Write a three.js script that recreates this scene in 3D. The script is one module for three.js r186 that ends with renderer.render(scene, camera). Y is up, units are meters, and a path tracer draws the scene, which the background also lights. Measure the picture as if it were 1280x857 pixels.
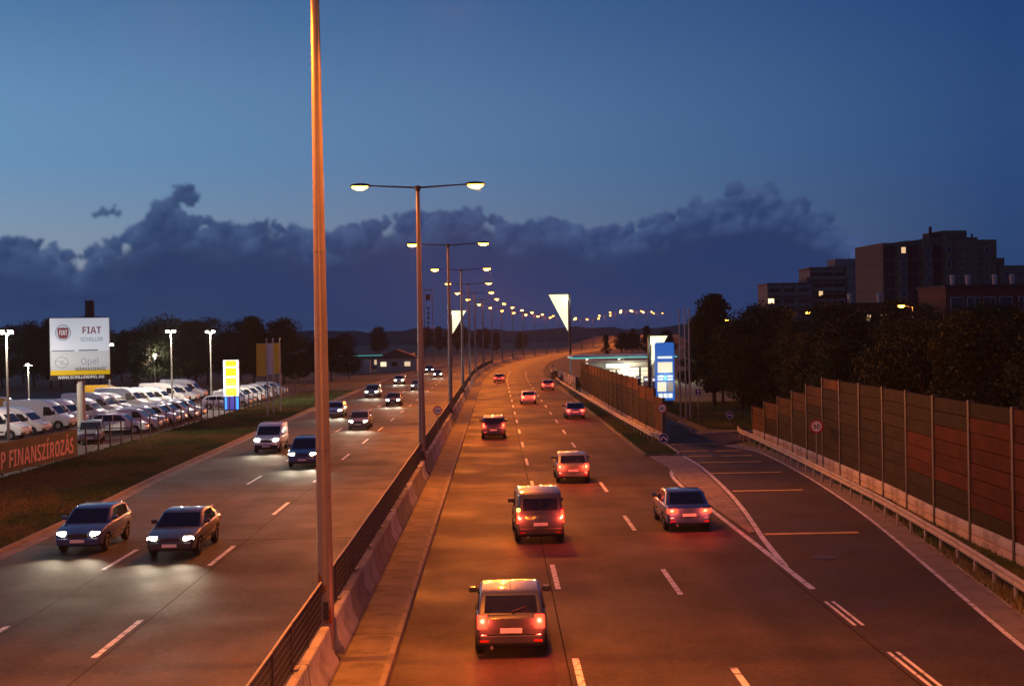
import * as THREE from 'three';
import { mergeGeometries, mergeVertices, toCreasedNormals } from 'three/addons/utils/BufferGeometryUtils.js';
import { RoundedBoxGeometry } from 'three/addons/geometries/RoundedBoxGeometry.js';

// ---------------------------------------------------------------- camera, sky, light, exposure
const scene = new THREE.Scene();
const DEG = Math.PI / 180;
const camera = new THREE.PerspectiveCamera(30.165, 1280 / 857, 0.1, 6000);
camera.position.set(0, 7.4, 0);                       // on an overpass, 7.4 m above the carriageway
camera.rotation.order = 'YXZ';
camera.rotation.set(-0.283 * DEG, -0.716 * DEG, -1.0 * DEG);
const renderer = new THREE.WebGLRenderer({ antialias: true });
renderer.toneMapping = THREE.LinearToneMapping;
renderer.toneMappingExposure = 1;
renderer.shadowMap.enabled = true;

function rng(seed) { let a = seed >>> 0; return () => { a = (a + 0x6D2B79F5) >>> 0; let t = a; t = Math.imul(t ^ (t >>> 15), t | 1); t ^= t + Math.imul(t ^ (t >>> 7), t | 61); return ((t ^ (t >>> 14)) >>> 0) / 4294967296; }; }
const clamp = (x, a = 0, b = 1) => Math.min(b, Math.max(a, x));
const sstep = (a, b, x) => { const t = clamp((x - a) / (b - a)); return t * t * (3 - 2 * t); };
const mix = (a, b, t) => a + (b - a) * t;
const table = (pts) => (x) => {
  if (x <= pts[0][0]) return pts[0][1];
  for (let i = 1; i < pts.length; i++) if (x <= pts[i][0]) { const t = (x - pts[i - 1][0]) / (pts[i][0] - pts[i - 1][0]); return mix(pts[i - 1][1], pts[i][1], t); }
  return pts[pts.length - 1][1];
};
// value noise on a wrapping 256 lattice
const LAT = new Float32Array(65536); { const r = rng(77); for (let i = 0; i < 65536; i++) LAT[i] = r(); }
function vn(x, y, px = 256, py = 256) {
  let xi = Math.floor(x), yi = Math.floor(y); const fx = x - xi, fy = y - yi, u = fx * fx * (3 - 2 * fx), v = fy * fy * (3 - 2 * fy);
  xi = ((xi % px) + px) % px; yi = ((yi % py) + py) % py; const x1 = (xi + 1) % px, y1 = (yi + 1) % py;
  const a = LAT[yi * 256 + xi], b = LAT[yi * 256 + x1], c = LAT[y1 * 256 + xi], d = LAT[y1 * 256 + x1];
  return a + (b - a) * u + (c - a) * v + (a - b - c + d) * u * v;
}
function fbm(x, y, oct = 4, p = 256) { let s = 0, a = 0.5, t = 0; for (let i = 0; i < oct; i++) { s += a * vn(x + i * 17.3 * (p === 256 ? 1 : 0), y, p, p); t += a; a *= 0.5; x *= 2; y *= 2; p = Math.min(256, p * 2); } return s / t; }
const lin = (h) => { const c = new THREE.Color(h); return [c.r, c.g, c.b]; };

// dusk sky: clear blue above a bank of cumulus, brighter towards the set sun on the left
{
  const W = 4096, H = 2048, data = new Float32Array(W * H * 4);
  const topOf = table([[-40, 5.2], [-30, 5.6], [-21.4, 4.6], [-19.6, 4.6], [-18.3, 3.9], [-16, 4.8], [-14.3, 6.0], [-13.2, 5.6], [-12, 5.2], [-10, 5.4], [-8, 4.9], [-6, 5.2], [-4.3, 5.6], [-2, 5.8], [-0.7, 5.8], [0.8, 5.1], [2.2, 5.4], [4.3, 4.9], [6, 5], [7.2, 5.3], [8.7, 5.7], [10.7, 6.0], [12.5, 6.0], [13.8, 5.4], [15, 4.7], [16, 4.1], [17.2, 3.5], [19, 2.7], [22.5, 1.6], [30, 2.2], [40, 4]]);
  const top = (az) => { const k = sstep(28, 46, Math.abs(az)); const far = 3.2 + 4.2 * fbm(az * 0.11 + 40, 3.7, 3); return mix(topOf(az), far, k); };
  const glow = (az) => 0.5 + 0.5 * Math.cos((az + 75) * DEG);          // sun set well to the left
  const C = { zen: lin('#163468'), hiL: lin('#44709f'), hiR: lin('#1d3f78'), midL: lin('#6590b8'), midR: lin('#28497a'), loL: lin('#8796a8'), loR: lin('#27436f') };
  const m3 = (a, b, t, o) => { o[0] = mix(a[0], b[0], t); o[1] = mix(a[1], b[1], t); o[2] = mix(a[2], b[2], t); return o; };
  const a3 = [0, 0, 0], b3 = [0, 0, 0], c3 = [0, 0, 0];
  const air = (az, el, g, o) => {
    const s = clamp((g - 0.44) / 0.36);                                 // 1 at the left edge of the view, 0 at the right
    m3(C.hiR, C.hiL, s, a3); m3(C.midR, C.midL, s, b3); m3(C.loR, C.loL, s, c3);
    if (el < 5) m3(c3, b3, sstep(2.5, 8.5, el) , o); else if (el < 9) m3(c3, b3, sstep(2.5, 8.5, el), o);
    else if (el < 17) m3(b3, a3, sstep(8.5, 17, el), o); else m3(a3, C.zen, sstep(15, 60, el), o);
    return o;
  };
  // puffs along the top of the bank: centre, radius, tone
  const r = rng(4211), bins = Array.from({ length: 720 }, () => []);
  const puffs = [];
  for (let az = -180; az < 180; az += 0.22) {
    const t = top(az);
    for (let k = 0; k < 3; k++) {
      const rad = 0.16 + 0.62 * Math.pow(r(), 2.2), drop = k === 0 ? 0.05 : (0.3 + 2.1 * r());
      puffs.push({ az: az + (r() - 0.5) * 0.5, el: t - rad * 0.9 - drop * (0.7 + 0.5 * r()), rad, lit: r() });
    }
  }
  // a few towers and torn scraps that stand off the bank
  for (const [az, el, rad] of [[-13.75, 6.45, 0.36], [-13.45, 6.6, 0.3], [-13.35, 6.25, 0.3], [-14.2, 6.0, 0.42], [-14.7, 5.7, 0.5], [-14.4, 5.5, 0.55], [-16.9, 5.55, 0.25], [-16.6, 5.65, 0.22], [-17.2, 5.45, 0.2], [-16.3, 5.5, 0.16], [10.7, 6.25, 0.5], [12.3, 6.2, 0.42], [11.5, 5.8, 0.6], [13.6, 5.5, 0.5], [9.1, 5.6, 0.5], [14.6, 4.9, 0.4], [10, 5.3, 0.6], [12.6, 5.3, 0.7]]) puffs.push({ az, el, rad, lit: 0.6 });
  puffs.sort((p, q) => q.el + q.rad - p.el - p.rad);
  puffs.forEach((p) => { const b0 = Math.floor((p.az - p.rad * 1.5 + 180) * 2), b1 = Math.floor((p.az + p.rad * 1.5 + 180) * 2); for (let b = b0; b <= b1; b++) bins[(b + 720) % 720].push(p); });
  const o = [0, 0, 0];
  const cloudL = lin('#28426c'), darkL = lin('#1c3058'), cloudR = lin('#2a4270'), darkR = lin('#141f44'), baseL = lin('#28436c'), baseR = lin('#121d42'), litL = lin('#4a658e'), litR = lin('#465d8a');
  const lay = [0, 0, 0], cl = [0, 0, 0], dk = [0, 0, 0], bs = [0, 0, 0], lt = [0, 0, 0];
  for (let i = 0; i < H; i++) {
    const el = ((i + 0.5) / H - 0.5) * 180;
    for (let j = 0; j < W; j++) {
      let az = ((j + 0.5) / W) * 360 - 90;                              // 0 along -z, positive to the right
      if (az > 180) az -= 360;
      const at = (i * W + j) * 4, g = glow(az);
      if (el < -2) { data[at] = 0.004; data[at + 1] = 0.005; data[at + 2] = 0.011; data[at + 3] = 1; continue; }
      air(az, el, g, o);
      if (el < 9) {
        const s = clamp((g - 0.44) / 0.36);
        m3(cloudR, cloudL, s, cl); m3(darkR, darkL, s, dk); m3(baseR, baseL, s, bs); m3(litR, litL, s, lt);
        const b = bins[Math.floor((az + 180) * 2) % 720];
        const wx = (fbm(az * 3.1 + 9, el * 3.1, 4) - 0.5) * 0.55, wy = (fbm(az * 3.1 + 91, el * 3.1 + 31, 4) - 0.5) * 0.55;
        const det = fbm(az * 1.1 + 3, el * 2.1 + 7, 5);
        const tp = top(az), ragged = tp - 0.6 + (fbm(az * 0.9, 5.5, 4) - 0.5) * 0.8, fill = sstep(-0.15, 0.4, ragged - el);
        const st = fbm(az * 0.2 + 5, el * 1.3, 5), band = fbm(az * 0.06 + 31, el * 0.75 + 2, 3), down = sstep(2.8, 0.3, el);
        for (let c = 0; c < 3; c++) { lay[c] = mix(mix(dk[c], cl[c], clamp((st - 0.34) * 1.7) * 0.7), bs[c], down * 0.7) * (0.78 + 0.5 * band); o[c] = mix(o[c], mix(cl[c], lay[c], 0.5), fill * 0.95); }
        for (const p of b) {
          let dx = az - p.az; const dy = el - p.el; dx += wx; const q = Math.hypot(dx, dy + wy) / p.rad;
          if (q > 1.25) continue;
          const al = 1 - sstep(0.78, 1.08, q), nx = -dx / p.rad * 0.5 + dy / p.rad * 0.75, sh = clamp(0.26 + 0.55 * nx * (0.4 + p.lit) + (det - 0.5) * 1.1), low = sstep(0.3, 2.6, tp - el);
          for (let c = 0; c < 3; c++) { const base = mix(cl[c], lay[c], low); o[c] = mix(o[c], mix(base, lt[c], sh * (1 - low * 0.9) * 0.9), al * 0.93 * (1 - 0.85 * low)); }
        }
        const deep = sstep(1.2, 2.8, tp - el); for (let c = 0; c < 3; c++) o[c] = mix(o[c], lay[c], deep * 0.9);
      }
      data[at] = o[0]; data[at + 1] = o[1]; data[at + 2] = o[2]; data[at + 3] = 1;
    }
  }
  const sky = new THREE.DataTexture(data, W, H, THREE.RGBAFormat, THREE.FloatType);
  sky.mapping = THREE.EquirectangularReflectionMapping; sky.magFilter = THREE.LinearFilter; sky.needsUpdate = true;
  scene.background = sky; scene.environment = sky;
}
// what is left of the day: the sun is down beyond the left of the frame
const sun = new THREE.DirectionalLight(new THREE.Color(1, 0.86, 0.74), 0.03);
sun.position.set(-300, 60, -80); sun.target.position.set(0, 0, -80); sun.castShadow = true; sun.shadow.radius = 40; sun.shadow.mapSize.set(2048, 2048);
Object.assign(sun.shadow.camera, { left: -160, right: 160, top: 160, bottom: -160, near: 1, far: 700 });
scene.add(sun, sun.target);
const SODIUM = new THREE.Color(1, 0.21, 0.012), LAMP_CD = 1400;
scene.fog = new THREE.FogExp2(new THREE.Color(0.85, 0.85, 0.88), 0.00008);   // summer-evening haze that takes the glow of the lamps

// ---------------------------------------------------------------- helpers
const used = new Map();
function numbered(name) { const n = used.get(name) ?? 0; used.set(name, n + 1); return n ? name + '_' + String(n).padStart(3, '0') : name; }
const ORD = ['first', 'second', 'third', 'fourth', 'fifth', 'sixth', 'seventh', 'eighth', 'ninth', 'tenth', 'eleventh', 'twelfth', 'thirteenth', 'fourteenth', 'fifteenth', 'sixteenth', 'seventeenth', 'eighteenth', 'nineteenth', 'twentieth', 'twenty-first', 'twenty-second', 'twenty-third', 'twenty-fourth', 'twenty-fifth', 'twenty-sixth', 'twenty-seventh', 'twenty-eighth', 'twenty-ninth', 'thirtieth'];
const cast = (o) => { o.castShadow = true; o.receiveShadow = true; return o; };
function part(name, geo, mat, parent) { const m = cast(new THREE.Mesh(geo, mat)); m.name = name; parent.add(m); return m; }
function thing(name, label, category, x = 0, y = 0, d = 0, turn = 0, group) {
  const o = new THREE.Group(); o.name = numbered(name); o.position.set(x, y, -d); o.rotation.y = turn; o.userData = { label, category };
  if (group) o.userData.group = group; scene.add(o); return o;
}
function struct(name, geo, mat) { const m = part(numbered(name), geo, mat, scene); m.userData = { kind: 'structure' }; return m; }
function solo(name, geo, mat, label, category, group) { const m = part(numbered(name), geo, mat, scene); m.userData = { label, category }; if (group) m.userData.group = group; return m; }
function again(src, label, x, y, d, turn) { const c = src.clone(); c.name = numbered(src.name.replace(/_\d{3}$/, '')); c.userData = { ...src.userData, label }; c.position.set(x, y, -d); c.rotation.y = turn; scene.add(c); return c; }
const plain = (g) => { const n = g.index ? g.toNonIndexed() : g; for (const k of Object.keys(n.attributes)) if (!['position', 'normal', 'uv'].includes(k)) n.deleteAttribute(k); return n; };
const merge = (list) => mergeGeometries(list.map(plain));
const V3 = (x, y, z) => new THREE.Vector3(x, y, z);
function box(w, h, l, x = 0, y = 0, z = 0, ry = 0, rz = 0, rx = 0) { const g = new THREE.BoxGeometry(w, h, l); if (rx) g.rotateX(rx); if (rz) g.rotateZ(rz); if (ry) g.rotateY(ry); g.translate(x, y, z); return g; }
function rbox(w, h, l, x, y, z, r = 0.03, ry = 0) { const g = new RoundedBoxGeometry(w, h, l, 2, Math.min(r, w / 2.01, h / 2.01, l / 2.01)); if (ry) g.rotateY(ry); g.translate(x, y, z); return g; }
function cyl(r0, r1, h, x = 0, y = 0, z = 0, seg = 16) { const g = new THREE.CylinderGeometry(r1, r0, h, seg); g.translate(x, y + h / 2, z); return g; }
function bar(a, b, r0, r1 = r0, seg = 8) { const A = V3(...a), B = V3(...b), L = A.distanceTo(B), g = new THREE.CylinderGeometry(r1, r0, L, seg); g.translate(0, L / 2, 0); g.applyQuaternion(new THREE.Quaternion().setFromUnitVectors(V3(0, 1, 0), B.clone().sub(A).normalize())); g.translate(...a); return g; }
// closed profile [(offset to the right of the path, height)] swept along [(x, y, d)]
function sweep(path, prof, capped = true) {
  const pos = [], uv = [], idx = [], n = prof.length; let run = 0;
  path.forEach((p, i) => {
    const a = path[Math.max(0, i - 1)], b = path[Math.min(path.length - 1, i + 1)], tx = b[0] - a[0], tz = -(b[2] - a[2]), L = Math.hypot(tx, tz) || 1, nx = -tz / L, nz = tx / L;
    if (i) run += Math.hypot(p[0] - path[i - 1][0], p[2] - path[i - 1][2]);
    let across = 0;
    for (let k = 0; k <= n; k++) { const q = prof[k % n]; if (k) across += Math.hypot(q[0] - prof[k - 1][0], q[1] - prof[k - 1][1]); pos.push(p[0] + nx * q[0], p[1] + q[1], -p[2] + nz * q[0]); uv.push(run, across); }
  });
  for (let i = 0; i < path.length - 1; i++) for (let k = 0; k < n; k++) { const a = i * (n + 1) + k, b = a + 1, c = a + n + 1, e = c + 1; idx.push(a, b, c, b, e, c); }
  const g = new THREE.BufferGeometry(); g.setAttribute('position', new THREE.Float32BufferAttribute(pos, 3)); g.setAttribute('uv', new THREE.Float32BufferAttribute(uv, 2)); g.setIndex(idx);
  const parts = [g.toNonIndexed()];
  if (capped) {
    const tri = THREE.ShapeUtils.triangulateShape(prof.map((q) => new THREE.Vector2(...q)), []);
    for (const i of [0, path.length - 1]) { const cp = [], cu = []; for (const t of tri) for (const k of i ? [...t].reverse() : t) { const o = (i * (n + 1) + k) * 3; cp.push(pos[o], pos[o + 1], pos[o + 2]); cu.push(prof[k][0], prof[k][1]); } const c = new THREE.BufferGeometry(); c.setAttribute('position', new THREE.Float32BufferAttribute(cp, 3)); c.setAttribute('uv', new THREE.Float32BufferAttribute(cu, 2)); parts.push(c); }
  }
  const m = mergeGeometries(parts); return toCreasedNormals(m, 0.6);
}
// centre line of the motorway: straight, then a long right-hand bend, then a rise onto a far bridge
const cx = (d) => (d < 200 ? 0 : (d - 200) ** 2 / 4000);
const cy = (d) => 7 * sstep(640, 800, d) - 6 * sstep(850, 1050, d);
function ribbon(f0, f1, d0, d1, y, step = 4, cross = 4, tint) {
  const nd = Math.max(1, Math.round((d1 - d0) / step)), pos = [], uv = [], col = [], idx = [];
  for (let i = 0; i <= nd; i++) {
    const d = mix(d0, d1, i / nd), a = typeof f0 === 'function' ? f0(d) : f0, b = typeof f1 === 'function' ? f1(d) : f1;
    for (let k = 0; k <= cross; k++) { const x = mix(a, b, k / cross); pos.push(cx(d) + x, cy(d) + y, -d); uv.push(x, d); if (tint) { const t = tint(x, d); col.push(t, t, t); } }
  }
  for (let i = 0; i < nd; i++) for (let k = 0; k < cross; k++) { const a = i * (cross + 1) + k, b = a + 1, c = a + cross + 1, e = c + 1; idx.push(a, b, c, b, e, c); }
  const g = new THREE.BufferGeometry(); g.setAttribute('position', new THREE.Float32BufferAttribute(pos, 3)); g.setAttribute('uv', new THREE.Float32BufferAttribute(uv, 2)); if (tint) g.setAttribute('color', new THREE.Float32BufferAttribute(col, 3)); g.setIndex(idx); g.computeVertexNormals(); return g;
}
function polygon(pts, y) {                             // flat sheet from [(x, d)], uv in metres
  const s = new THREE.Shape(pts.map((p) => new THREE.Vector2(p[0], p[1]))), g = new THREE.ShapeGeometry(s), p = g.attributes.position, uv = g.attributes.uv;
  for (let i = 0; i < p.count; i++) { const x = p.getX(i), d = p.getY(i); p.setXYZ(i, x, y, -d); uv.setXY(i, x, d); }
  g.computeVertexNormals(); const nrm = g.attributes.normal; if (nrm.getY(0) < 0) { const ix = g.index.array; for (let i = 0; i < ix.length; i += 3) { const t = ix[i]; ix[i] = ix[i + 1]; ix[i + 1] = t; } g.computeVertexNormals(); }
  return g;
}
function strip(path, w, y) {                            // painted line of width w along [(x, d)]
  const pos = [], uv = [], idx = []; let run = 0;
  path.forEach((p, i) => { const a = path[Math.max(0, i - 1)], b = path[Math.min(path.length - 1, i + 1)], tx = b[0] - a[0], td = b[1] - a[1], L = Math.hypot(tx, td) || 1, nx = td / L, nd = -tx / L; if (i) run += Math.hypot(p[0] - path[i - 1][0], p[1] - path[i - 1][1]); pos.push(p[0] - nx * w / 2, y, -(p[1] - nd * w / 2), p[0] + nx * w / 2, y, -(p[1] + nd * w / 2)); uv.push(p[0] - w / 2, run, p[0] + w / 2, run); });
  for (let i = 0; i < path.length - 1; i++) { const a = i * 2; idx.push(a, a + 1, a + 2, a + 1, a + 3, a + 2); }
  const g = new THREE.BufferGeometry(); g.setAttribute('position', new THREE.Float32BufferAttribute(pos, 3)); g.setAttribute('uv', new THREE.Float32BufferAttribute(uv, 2)); g.setIndex(idx); g.computeVertexNormals(); return g;
}
function smooth(pts, n = 8) { return new THREE.CatmullRomCurve3(pts.map((p) => V3(p[0], 0, p[1]))).getPoints((pts.length - 1) * n).map((p) => [p.x, p.z]); }
// ---------------------------------------------------------------- textures
function tex(w, h, fn, metres, srgb = true) {           // fn(u, v) -> [r, g, b] linear or grey; tiled every `metres`
  const d = new Uint8Array(w * h * 4), enc = (c) => 255 * clamp(srgb ? (c <= 0.0031308 ? 12.92 * c : 1.055 * Math.pow(c, 1 / 2.4) - 0.055) : c);
  for (let i = 0; i < h; i++) for (let j = 0; j < w; j++) { const c = fn(j / w, i / h, j, i), o = (i * w + j) * 4; if (typeof c === 'number') d[o] = d[o + 1] = d[o + 2] = enc(c); else { d[o] = enc(c[0]); d[o + 1] = enc(c[1]); d[o + 2] = enc(c[2]); } d[o + 3] = 255; }
  const t = new THREE.DataTexture(d, w, h); t.wrapS = t.wrapT = THREE.RepeatWrapping; t.magFilter = THREE.LinearFilter; t.minFilter = THREE.LinearMipmapLinearFilter; t.generateMipmaps = true; if (srgb) t.colorSpace = THREE.SRGBColorSpace;
  if (metres) t.repeat.set(1 / metres, 1 / metres); t.needsUpdate = true; return t;
}
const tr = rng(5);
const speckA = new Float32Array(1 << 20); for (let i = 0; i < speckA.length; i++) speckA[i] = tr();
const asphaltMap = tex(1024, 1024, (u, v, j, i) => {
  const s = speckA[i * 1024 + j], big = fbm(u * 6, v * 6, 4, 6), fine = fbm(u * 96, v * 96, 2, 96), crack = Math.abs(fbm(u * 9 + 0.5, v * 9, 4, 9) - 0.5);
  let k = 0.037 * (0.5 + 0.75 * big + 0.5 * (fine - 0.5) + (s > 0.93 ? 0.9 : s < 0.2 ? -0.35 : 0));
  if (crack < 0.004 && big > 0.52) k *= 0.62;
  return [k * 1.18, k * 0.9, k * 0.7];
}, 9);
const asphaltBump = tex(512, 512, (u, v, j, i) => 0.5 + 0.5 * (speckA[(i * 512 + j) * 3 & 1048575] - 0.5) + 0.4 * (fbm(u * 60, v * 60, 2, 60) - 0.5), 2.3, false);
const asphaltRough = tex(512, 512, (u, v) => 0.62 + 0.34 * fbm(u * 7, v * 7, 5, 7), 17, false);
const paintMap = tex(256, 512, (u, v, j, i) => { const w = fbm(u * 10, v * 20, 5, 10), s = speckA[i * 256 + j]; const k = w > 0.66 ? 0.16 : 0.5 + 0.22 * w - (s < 0.12 ? 0.2 : 0); return [k, k * 0.98, k * 0.92]; }, 3);
const concreteMap = tex(512, 512, (u, v, j, i) => { const a = fbm(u * 5, v * 5, 5, 5), b = fbm(u * 24, v * 24, 3, 24), s = speckA[i * 512 + j]; const k = 0.3 * (0.55 + 0.55 * a + 0.22 * b + (s < 0.06 ? -0.22 : 0)) - (a < 0.4 ? 0.05 : 0); return [k * 1.03, k, k * 0.93]; }, 2.6);
const concreteBump = tex(256, 256, (u, v, j, i) => fbm(u * 12, v * 12, 4, 12) * 0.8 + 0.2 * speckA[i * 256 + j], 1.3, false);
const grassMap = tex(512, 512, (u, v, j, i) => { const a = fbm(u * 8, v * 8, 5, 8), b = fbm(u * 50, v * 50, 3, 50), k = 0.6 + 1.3 * b; const dry = sstep(0.45, 0.7, a); return [mix(0.036, 0.085, dry) * k, mix(0.05, 0.068, dry) * k, mix(0.016, 0.026, dry) * k]; }, 7);
const rustMap = tex(512, 1024, (u, v, j, i) => {      // worn galvanised lamp pole, flaking patches low down (v up the pole)
  const a = fbm(u * 4, v * 60, 4, 4), b = fbm(u * 16, v * 140, 4, 16), base = 0.19 + 0.07 * fbm(u * 3, v * 18, 4, 3); const flake = fbm(u * 8 + 3, v * 44, 5, 8) > mix(0.63, 0.9, sstep(0.02, 0.34, v)) && v < 0.5;
  if (flake) return [0.13 + 0.06 * b, 0.06 + 0.03 * b, 0.03]; const k = base * (0.82 + 0.3 * a); return [k * 1.0, k * 0.94, k * 0.85];
}, 0);
const ribBump = tex(256, 64, (u) => 0.5 + 0.5 * Math.sin(u * Math.PI * 2 * 16), 2, false);
const M = {};
const std = (o) => new THREE.MeshStandardMaterial(o);
const rgb = (r, g, b) => new THREE.Color().setRGB(r, g, b);
M.asphalt = new THREE.MeshPhysicalMaterial({ specularIntensity: 0.4, map: asphaltMap, bumpMap: asphaltBump, bumpScale: 0.006, roughnessMap: asphaltRough, roughness: 0.95, vertexColors: true });
M.asphaltPlain = new THREE.MeshPhysicalMaterial({ specularIntensity: 0.4, map: asphaltMap, bumpMap: asphaltBump, bumpScale: 0.006, roughnessMap: asphaltRough, roughness: 0.95 });
M.paint = std({ map: paintMap, roughness: 0.6 });
M.paintYellow = std({ map: paintMap, color: rgb(1, 0.62, 0.12), roughness: 0.6 });
M.tar = new THREE.MeshPhysicalMaterial({ color: rgb(0.014, 0.012, 0.01), roughness: 0.95, specularIntensity: 0.2 });
M.concrete = std({ map: concreteMap, bumpMap: concreteBump, bumpScale: 0.003, roughness: 0.9 });
M.concretePale = std({ map: concreteMap, color: rgb(1.35, 1.3, 1.22), bumpMap: concreteBump, bumpScale: 0.006, roughness: 0.9 });
M.concreteDark = std({ map: concreteMap, color: rgb(0.5, 0.46, 0.41), bumpMap: concreteBump, bumpScale: 0.004, roughness: 0.92 });
M.grass = std({ map: grassMap, roughness: 1 });
M.steel = std({ color: rgb(0.42, 0.42, 0.41), metalness: 0.75, roughness: 0.42 });
M.galv = std({ map: concreteMap, color: rgb(0.85, 0.85, 0.82), metalness: 0.2, roughness: 0.72 });
M.darkSteel = std({ color: rgb(0.045, 0.043, 0.042), metalness: 0.4, roughness: 0.6 });
M.pole = std({ map: rustMap, metalness: 0.35, roughness: 0.42 });
M.lampBowl = std({ color: rgb(0.8, 0.7, 0.5), emissive: rgb(1, 0.44, 0.03), emissiveIntensity: 30, roughness: 0.3 });
M.black = std({ color: rgb(0.015, 0.015, 0.016), roughness: 0.6 });
const metresUV = (g, sx = 1, sy = 1) => { const p = g.attributes.position, n = g.attributes.normal, uv = g.attributes.uv; for (let i = 0; i < p.count; i++) { const ax = Math.abs(n.getX(i)), ay = Math.abs(n.getY(i)), az = Math.abs(n.getZ(i)); if (ay > ax && ay > az) uv.setXY(i, p.getX(i) * sx, p.getZ(i) * sy); else if (ax > az) uv.setXY(i, p.getZ(i) * sx, p.getY(i) * sy); else uv.setXY(i, p.getX(i) * sx, p.getY(i) * sy); } return g; };
function canvasTex(w, h, draw) { const c = document.createElement('canvas'); c.width = w; c.height = h; draw(c.getContext('2d'), w, h); const t = new THREE.CanvasTexture(c); t.colorSpace = THREE.SRGBColorSpace; return t; }

// ---------------------------------------------------------------- ground, carriageways, markings
const leftEdge = table([[-30, -17.2], [50, -17.25], [69, -18.2], [104, -18.95], [138, -19.3], [209, -19.8], [400, -19.8]]);
const LANES = [-0.4, 3.4, 7.0, -7.1, -11.3, -15.1], bump = (u) => Math.exp(-u * u), laneOil = (x) => LANES.reduce((s, c) => s + bump((x - c) / 0.35), 0), laneTrack = (x) => LANES.reduce((s, c) => s + bump((x - c - 0.78) / 0.28) + bump((x - c + 0.78) / 0.28), 0);
const wear = (x, d) => 0.66 + 0.62 * fbm(x * 1.1 + 40, d * 0.02 + 3, 3) + 0.3 * (fbm(x * 0.3, d * 0.09 + 9, 4) - 0.5)   - 0.13 * laneOil(x) + 0.07 * laneTrack(x);   // worn wheel tracks, oil and patches
{
  const g = new THREE.PlaneGeometry(5000, 5000, 1, 1); g.rotateX(-Math.PI / 2); g.translate(0, -0.06, -1500); const p = g.attributes.position; for (let i = 0; i < p.count; i++) g.attributes.uv.setXY(i, p.getX(i), p.getZ(i));
  struct('ground', g, M.grass);
}
const roadL = struct('road', ribbon(leftEdge, -4.45, -25, 1060, 0, 3, 64, wear), M.asphalt);
const roadR = struct('road', ribbon(-2.45, 8.95, -25, 1060, 0, 3, 58, wear), M.asphalt);
const slipEdge = [[11.2, 20], [12.22, 29.6], [12.95, 35.6], [14.5, 48.3], [15.3, 56.8], [15.95, 66.8], [16.25, 76.5], [16.1, 79.5], [15.5, 81.8], [15.15, 83.4], [15.3, 84.8], [16.2, 86.2], [17.6, 87.4]];
const slipCurve = smooth(slipEdge, 6);
const slip = struct('slip_road', polygon([[8.95, -25], [7 + 3.2, -25], [10.3, 5], ...slipCurve, [70, 90], [70, 99], [24, 95.2], [17.6, 94], [15.2, 92.9], [14.45, 92.9], [14.3, 94], [14.9, 106], [16, 140], [17, 200], [12.6, 200], [11.6, 140], [11.35, 100], [11.15, 78], [8.95, 77.2]], 0), M.asphaltPlain);
// grass island between the main carriageway and the slip road, raised behind kerbs
const island = [[8.95, 77.2], [10.9, 77.0], [11.15, 78.2], [11.2, 84], [11.35, 100], [11.6, 140], [12.4, 200], [14, 300], [9.2, 300], [8.95, 200]];
function raised(name, pts, h, mat) { const s = new THREE.Shape(pts.map((p) => new THREE.Vector2(p[0], p[1]))), g = new THREE.ExtrudeGeometry(s, { depth: h, bevelEnabled: false }); g.rotateX(-Math.PI / 2); g.translate(0, -0.02, 0); metresUV(g); return struct(name, g, mat); }
raised('verge', island.slice(0, 8).concat([[9.3 + cx(300), 300], [9.1 + 0.4, 260], [9.0, 200], [8.97, 140]]), 0.1, M.grass);
raised('verge', [[14.62, 93.2], [15.2, 93.15], [17.6, 94.3], [24, 95.5], [70, 99.3], [70, 140], [60, 200], [17.4, 200], [16.35, 140], [15.2, 106]], 0.12, M.grass);
struct('kerb', sweep([[10.95, 0, 77.05], [11.18, 0, 78.2], [11.25, 0, 84], [11.38, 0, 100], [11.62, 0, 140]], [[-0.12, -0.05], [0.02, -0.05], [0.02, 0.1], [0, 0.12], [-0.12, 0.12]]), M.concretePale);
struct('kerb', sweep(smooth([[15.2, 106], [14.75, 97], [14.55, 93.6], [14.9, 92.95], [15.6, 93.05], [17.6, 94], [24, 95.3]]).map((p) => [p[0], 0, p[1]]), [[0, -0.05], [0.14, -0.05], [0.14, 0.14], [0.02, 0.14], [0, 0.12]]), M.concretePale);
struct('kerb', sweep([[8.9, 0, 77.2], [11, 0, 77.0]], [[0, -0.05], [0.13, -0.05], [0.13, 0.12], [0, 0.12]]), M.concreteDark);
for (let d = 77.5; d < 230; d += 6) ;
// gutter of concrete slabs along the slip road, grass verge between it and the noise wall
{
  const gut = slipCurve.filter((p) => p[1] < 84);
  struct('gutter', sweep([[10.3, 0, 5], [10.9, 0, 15], ...gut.map((p) => [p[0], 0, p[1]])], [[0.01, -0.05], [0.95, -0.05], [0.95, 0.05], [0.82, 0.05], [0.8, 0.015], [0.16, 0.008], [0.14, 0.025], [0.01, 0.025]]), M.concreteDark);
  const edge = gut.map((p) => [p[0] + 0.9, p[1]]);
  raised('verge', [[10.9, 5], ...edge.filter((p) => p[1] > 24), [16.8, 85.6], [17.6, 86.7], [22, 87.2], [22, 5]], 0.07, M.grass);
}
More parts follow.
